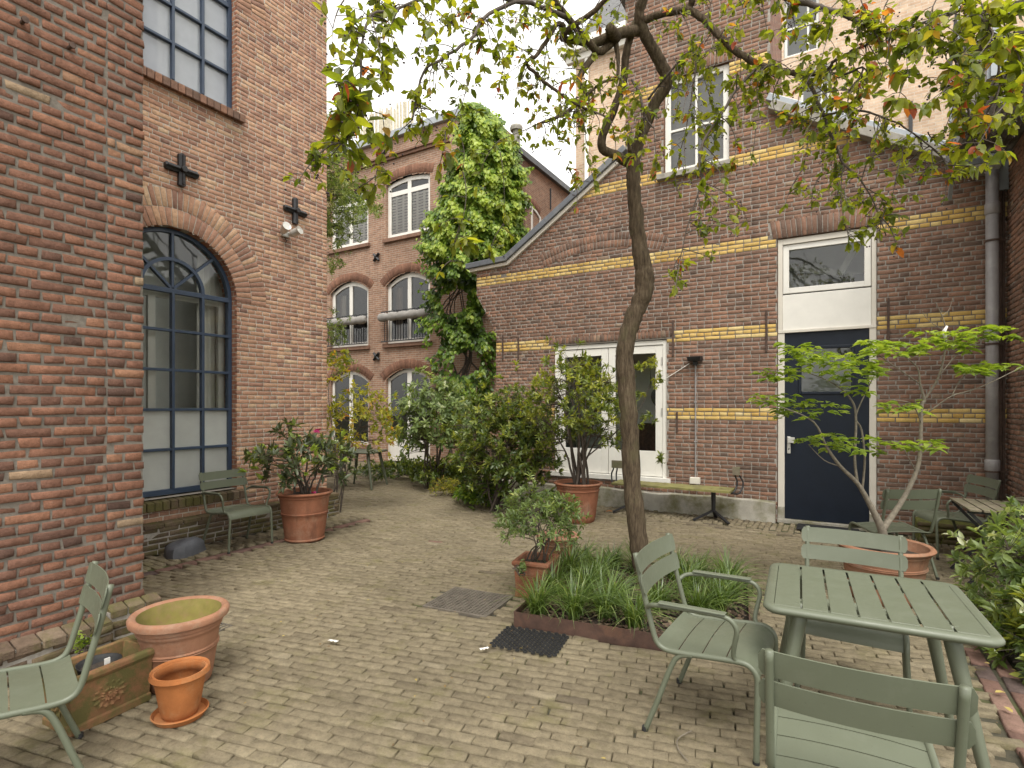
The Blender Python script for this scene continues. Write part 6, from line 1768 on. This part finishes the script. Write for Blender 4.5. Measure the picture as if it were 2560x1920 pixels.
# slender yellow-green shrub behind it
YM = empty('yellow_shrub', (0, 0, 0), label='thin-stemmed yellow-green maple shrub in front of the far white windows', cat='shrub')
bs0 = base_on(835, 1283, 8.35)
pa, tips, dr = bush_skeleton((bs0[0], bs0[1], 0), tuple(px(905, 1055, 8.6)), (.62, .5, .62), 6, 210, .010, .06, low=-.7)
p, r = smooth_path([px(835, 1283, 8.35), px(845, 1180, 8.3), px(822, 1000, 8.3), px(830, 930, 8.3), px(850, 880, 8.3)], [.01, .008, .006, .004, .002], 4); pa.append((p, r))
stems(pa, 'twig', YM)
tips = np.vstack([tips, np.array([px(rng.uniform(815, 870), rng.uniform(880, 960), 8.3) for _ in range(26)])]); dr = np.vstack([dr, rdir(26)])
tag(whorl(tips, dr, 6, .085, .5, (.5, 1.5), 'lf_yellow', YM, rlo=.1, rhi=.9), kind='stuff')
# dogwood
DW = empty('dogwood', (0, 0, 0), label='dogwood shrub with layered pale-tipped leaves before the white double door', cat='shrub')
q0 = px(1075, 1205, 11.0)
pa, tips, dr = bush_skeleton((q0.x, q0.y, 0), tuple(px(1090, 1050, 10.9)), (1.0, .8, .95), 8, 400, .022, .08, low=-.75, shell_=.25)
stems(pa, 'twig', DW)
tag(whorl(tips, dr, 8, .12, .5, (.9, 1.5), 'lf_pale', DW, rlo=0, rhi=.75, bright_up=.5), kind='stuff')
# shrub mass
SM = empty('leafy_shrub', (0, 0, 0), label='large dark leafy shrub left of the white glazed doors', cat='shrub')
q0 = px(1250, 1270, 8.6)
pa, tips, dr = bush_skeleton((q0.x, q0.y, 0), tuple(px(1265, 1105, 8.55)), (.95, .75, .92), 10, 900, .020, .10, low=-.95, shell_=.2)
stems(pa, 'twig', SM)
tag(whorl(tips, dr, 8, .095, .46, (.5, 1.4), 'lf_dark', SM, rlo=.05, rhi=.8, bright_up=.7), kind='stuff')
# many-stemmed azalea in pot
AZ = empty('potted_azalea', (0, 0, 0), label='many-stemmed bush with yellow-green leaf tips in the pot before the glazed doors', cat='shrub')
pa, tips, dr = bush_skeleton((-3.17, 7.20, .50), tuple(px(1440, 1005, 7.75)), (.90, .75, .72), 12, 470, .020, .07, low=-.9, shell_=.35)
p2 = [(px(x, y, 7.6)) for x, y in ((1470, 1140), (1540, 1080), (1600, 1020), (1625, 960))]
pa.append((smooth_path(p2, sub=4)[0], [.010] * 5 + [.006] * 8)); 
ex = np.array([px(x + rng.normal(0, 14), y + rng.normal(0, 12), 7.6 + rng.normal(0, .1)) for x, y in ((1625, 905), (1600, 990), (1620, 1060), (1640, 950), (1590, 920), (1655, 1150), (1540, 1100)) for _ in range(5)])
tips = np.vstack([tips, ex]); dr = np.vstack([dr, rdir(len(ex))])
stems(pa, 'twig', AZ)
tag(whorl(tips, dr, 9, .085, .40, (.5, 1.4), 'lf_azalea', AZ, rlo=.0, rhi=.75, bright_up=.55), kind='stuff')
# small azalea by the bed
SA = empty('small_azalea', (0, 0, 0), label='small fresh green bush growing from the square terracotta trough', cat='shrub')
pa, tips, dr = bush_skeleton((-2.27, 4.25, .25), tuple(px(1352, 1290, 4.75)), (.40, .40, .27), 11, 260, .008, .05, low=-.6, shell_=.3)
stems(pa, 'twig', SA)
tag(whorl(tips, dr, 9, .058, .34, (.4, 1.35), 'lf_pale', SA, rlo=.05, rhi=.65), kind='stuff')
# low plants
def low_plant(name, label, x, y, d, rad, h, n, size, mat, width=.5, base_z=0.0, k=6, simple=False):
    root = empty(name, (0, 0, 0), label=label, cat='plant')
    q = px(x, y, d)
    pa, tips, dr = bush_skeleton((q.x, q.y, base_z), (q.x, q.y, base_z + h * .45), (rad, rad, h * .6), 8, n, .006, rad * .4, low=-.3, shell_=.1)
    tips[:, 2] = np.maximum(tips[:, 2], base_z + .03)
    stems(pa, 'twig', root); tag(whorl(tips, dr, k, size, width, (.4, 1.4), mat, root, rlo=.0, rhi=.8, simple=simple), kind='stuff')
    return root
low_plant('ground_cover', 'low dark ground cover at the foot of the far house', 1010, 1190, 12.6, 1.1, .42, 420, .09, 'lf_dark', .6)
low_plant('ground_cover', 'low dark ground cover under the pale dogwood', 1120, 1205, 11.2, .8, .5, 320, .09, 'lf_dark', .6)
low_plant('herb_clump', 'pale feathery herb clump at the edge of the paving', 1122, 1240, 10.0, .36, .34, 260, .05, 'lf_yellow', .25)
low_plant('ground_cover', 'ivy-like ground cover beside the pale herb clump', 1215, 1262, 9.3, .52, .34, 330, .085, 'lf_ivy', .75)
low_plant('weed', 'tiny fern-like weed growing from the foot of the brick pier', 205, 1620, 3.2, .06, .10, 26, .03, 'lf_maple', .5, base_z=.22)
low_plant('seedling', 'tiny seedling in the soil of the square trough', 1305, 1400, 4.55, .06, .08, 14, .04, 'lf_pale', .6, base_z=.26)
BR = empty('border_shrub', (0, 0, 0), label='glossy green shrub in the bed at the right edge', cat='shrub')
pa, tips, dr = bush_skeleton((1.28, 5.2, .02), (1.24, 5.2, .42), (.44, .95, .50), 14, 380, .012, .25, low=-.9, shell_=.3)
stems(pa, 'twig', BR)
tag(whorl(tips, dr, 7, .085, .46, (.5, 1.45), 'lf_pale', BR, rlo=.1, rhi=.85), kind='stuff')
BR2 = empty('border_shrub', (0, 0, 0), label='nearest glossy shrub at the right edge, low beside the brick edging', cat='shrub')
pa, tips, dr = bush_skeleton((1.12, 4.65, .02), (1.06, 4.65, .20), (.22, .48, .28), 9, 130, .008, .12, low=-.6, shell_=.3)
stems(pa, 'twig', BR2)
tag(whorl(tips, dr, 7, .08, .46, (.5, 1.45), 'lf_dark', BR2, rlo=.2, rhi=.95), kind='stuff')
# feathery tree behind the orange building corner
FT2 = empty('feathery_tree', (0, 0, 0), label='feathery light green tree peeping out behind the orange building corner', cat='tree')
q0 = px(740, 1200, 10.6); top = px(800, 420, 10.4)
b = MB(); p, r = smooth_path([(q0.x, q0.y, 0), (q0.x + .1, q0.y, 2.5), (top.x - .3, top.y, 4.5), (top.x - .2, top.y, 6.4)], [.11, .09, .06, .03], 6); b.tube(p, r, 9); b.build('trunk', M['tree_bark'], FT2, smooth=True)
tips = []
for (cx, cy_, rx, ry, n) in ((860, 470, 60, 70, 200), (830, 400, 40, 100, 150), (900, 520, 50, 40, 70), (840, 560, 40, 60, 110), (835, 650, 30, 30, 30), (840, 830, 28, 40, 40), (850, 900, 40, 30, 40), (830, 330, 20, 50, 40)):
    for k in range(n): tips.append(np.array(px(cx + rng.normal(0, rx * .55), cy_ + rng.normal(0, ry * .5), 10.4 + rng.normal(0, .5))))
tips = np.array(tips); mb = MB(); mainp = [np.array(v) for v in p]
for t in tips[::6]:
    j = int(np.argmin([np.linalg.norm(v - t) for v in mainp[4:]])) + 4
    mb.tube(bez(mainp[j], (mainp[j] + t) / 2 + np.array([0, 0, .2]), t, 5), [.012, .009, .007, .005, .003], 4, cap=False)
tag(mb.build('branches', M['twig'], FT2), kind='stuff')
tag(whorl(tips, rdir(len(tips)), 9, .085, .38, (.6, 1.5), 'lf_pale', FT2, name='crown', rlo=.1, rhi=.8, simple=True, back=.12), kind='stuff')

# ================================================================ ivy on the chimney breast
IV = empty('climbing_ivy', (0, 0, 0), label='dense bright green climber covering the chimney breast of the far house', cat='climbing plant')
prof = [(255, 1165, 1205), (290, 1160, 1232), (330, 1150, 1262), (370, 1150, 1282), (410, 1130, 1298), (450, 1118, 1304), (490, 1110, 1304), (540, 1080, 1300), (580, 1066, 1300), (620, 1060, 1290), (660, 1075, 1262), (700, 1085, 1215), (760, 1070, 1222), (820, 1062, 1238), (880, 1078, 1244), (930, 1090, 1240), (980, 1105, 1225), (1020, 1120, 1200)]
P, Dd, Nn, S, R = [], [], [], [], []
yy = [q[0] for q in prof]
for k in range(26000):
    y = rng.uniform(255, 1015) if rng.random() > .35 else rng.uniform(300, 640)
    a, c = np.interp(y, yy, [q[1] for q in prof]), np.interp(y, yy, [q[2] for q in prof])
    if y > 690 and rng.random() < (.35 if y < 880 else .62): continue
    t = rng.uniform(-1.05, 1.05); x = (a + c) / 2 + (c - a) / 2 * t + rng.normal(0, 6) + 7 * math.sin(y * .09) + 5 * math.sin(y * .21 + 1)
    if y > 700 and math.sin(x * .05 + y * .031) + math.sin(y * .045 - x * .02) < -.65: continue
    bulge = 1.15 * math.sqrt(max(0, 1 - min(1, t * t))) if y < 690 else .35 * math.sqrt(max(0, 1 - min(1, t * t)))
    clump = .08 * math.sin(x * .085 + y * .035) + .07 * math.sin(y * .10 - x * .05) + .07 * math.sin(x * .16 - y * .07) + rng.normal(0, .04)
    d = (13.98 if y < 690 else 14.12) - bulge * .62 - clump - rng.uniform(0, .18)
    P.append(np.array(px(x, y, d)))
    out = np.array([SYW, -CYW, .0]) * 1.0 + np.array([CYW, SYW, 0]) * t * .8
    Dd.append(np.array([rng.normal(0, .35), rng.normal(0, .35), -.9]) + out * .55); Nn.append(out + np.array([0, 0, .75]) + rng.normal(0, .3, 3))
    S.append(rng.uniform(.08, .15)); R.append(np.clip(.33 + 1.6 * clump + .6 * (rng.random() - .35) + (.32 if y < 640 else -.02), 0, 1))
mbs = MB()
for k in range(60):                        # stray shoots beyond the mass
    y = rng.uniform(290, 960); sd_ = rng.choice([-1, 1]); a, c = np.interp(y, yy, [q[1] for q in prof]), np.interp(y, yy, [q[2] for q in prof])
    x = a + 8 if sd_ < 0 else c - 8
    if sd_ > 0 and y > 640: continue
    st = np.array(px(x, y, 13.9)); en = st + np.array(px(x + sd_ * rng.uniform(10, 42), y + rng.uniform(-25, 45), 13.8)) - np.array(px(x, y, 13.9))
    pt = bez(st, (st + en) / 2 + np.array([0, 0, .1]), en, 6); mbs.tube(pt, .006, 4, cap=False)
    for q in pt[1:]:
        for _ in range(2): P.append(np.array(q)); Dd.append(rdir(1)[0] + np.array([0, 0, -.5])); Nn.append(np.array([SYW, -CYW, .6]) + rng.normal(0, .4, 3)); S.append(rng.uniform(.07, .13)); R.append(rng.uniform(.3, .9))
tag(mbs.build('shoots', M['twig'], IV), kind='stuff')
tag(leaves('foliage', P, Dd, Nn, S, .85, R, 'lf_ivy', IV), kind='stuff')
mb = MB()
for k in range(9):
    x0 = rng.uniform(1130, 1215); pts = [px(x0 + rng.normal(0, 8), 1180, 14.2)]
    for y in (1080, 980, 880, 780, 680): pts.append(px(np.interp(y, yy, [(q[1] + q[2]) / 2 for q in prof]) + rng.normal(0, 30), y, 14.2 + rng.normal(0, .04)))
    p, r = smooth_path(pts, [.03, .028, .024, .02, .015, .01], 4); mb.tube(p, r, 6)
mb.build('stems', M['twig'], IV, smooth=True)

# ================================================================ strappy grass clumps in the bed
def grass_clump(c, n, h, seed, lab):
    r_ = np.random.default_rng(seed); V, F, R = [], [], []
    for k in range(n):
        a = r_.uniform(0, 6.28); ln = h * r_.uniform(.7, 1.25); lean = r_.uniform(.25, 1.15); w_ = r_.uniform(.0032, .0055)
        d = np.array([math.cos(a), math.sin(a), 0]); s_ = np.array([-math.sin(a), math.cos(a), 0]) * w_
        b0 = np.array([r_.normal(0, .022), r_.normal(0, .022), 0]); tone = np.clip(r_.normal(.45, .24), 0, 1); m = 6
        i0 = len(V)
        for i in range(m + 1):
            t = i / m
            q = b0 + d * ln * lean * t ** 1.5 + np.array([0, 0, ln * (t - .62 * lean * t ** 2.6)])
            ww = s_ * (1 - t ** 2.2) + s_ * .08
            V += [q - ww, q + ww + np.array([0, 0, .0008])]
        for i in range(m): F.append((i0 + 2 * i, i0 + 2 * i + 1, i0 + 2 * i + 3, i0 + 2 * i + 2)); R.append(tone)
    me = mesh_np('grass_clump', np.array(V), [np.array(F, np.int32)], [np.array(R)])
    o = link('grass_clump', me, M['lf_grass']); o.location = c
    return tag(o, lab, 'grass', 'strappy grass tufts in the bed')
spots, sp_lab = [], []
for i in range(6):
    for j in range(4):
        u, v = .13 + i * .27 + rng.normal(0, .04), .20 + j * .42 + rng.normal(0, .05)
        q = P_ORG + P_DIR * min(max(u, .1), 1.52) + P_ORT * min(max(v, .12), 1.6)
        if (q - Vector((TR_loc.x, TR_loc.y, 0))).length < .15 or (i == 5 and j == 0) or (i == 4 and j == 0): continue
        spots.append(q); sp_lab.append('strappy grass tuft, %s from the left in the %s row of the bed' % (['first', 'second', 'third', 'fourth', 'fifth', 'sixth'][i], ['front', 'second', 'third', 'back'][j]))
for k, q in enumerate(spots): grass_clump((q.x, q.y, .05), 150, rng.uniform(.31, .42), 100 + k, sp_lab[k])

# moss in the paving joints and leaf litter
P, Dd, Nn, S, R = [], [], [], [], []
for k in range(420):
    x, y = rng.uniform(-6, 1.6), rng.uniform(1.6, 8.4)
    if in_planter(x, y): continue
    P.append((x, y, .030)); a = rng.uniform(0, 6.28); Dd.append((math.cos(a), math.sin(a), .05)); Nn.append((rng.normal(0, .2), rng.normal(0, .2), 1)); S.append(rng.uniform(.008, .03)); R.append(rng.random())
o = leaves('leaf_litter', P, Dd, Nn, S, .6, R, 'lf_litter'); tag(o, 'small dry leaves and crumbs scattered on the brick paving', 'leaves', kind='stuff')
for (x, y, a, lab) in ((.77, 4.05, .5, 'yellow fallen leaf on the red brick edging, nearer the table'), (.80, 3.83, 2.0, 'round yellow fallen leaf on the red brick edging, nearer the viewer')):
    o = leaves('fallen_leaf', [(0, 0, 0)], [(math.cos(a), math.sin(a), .1)], [(0, 0, 1)], .06, .55, .98, 'lf_litter'); o.location = (x, y, .034); tag(o, lab, 'leaf')
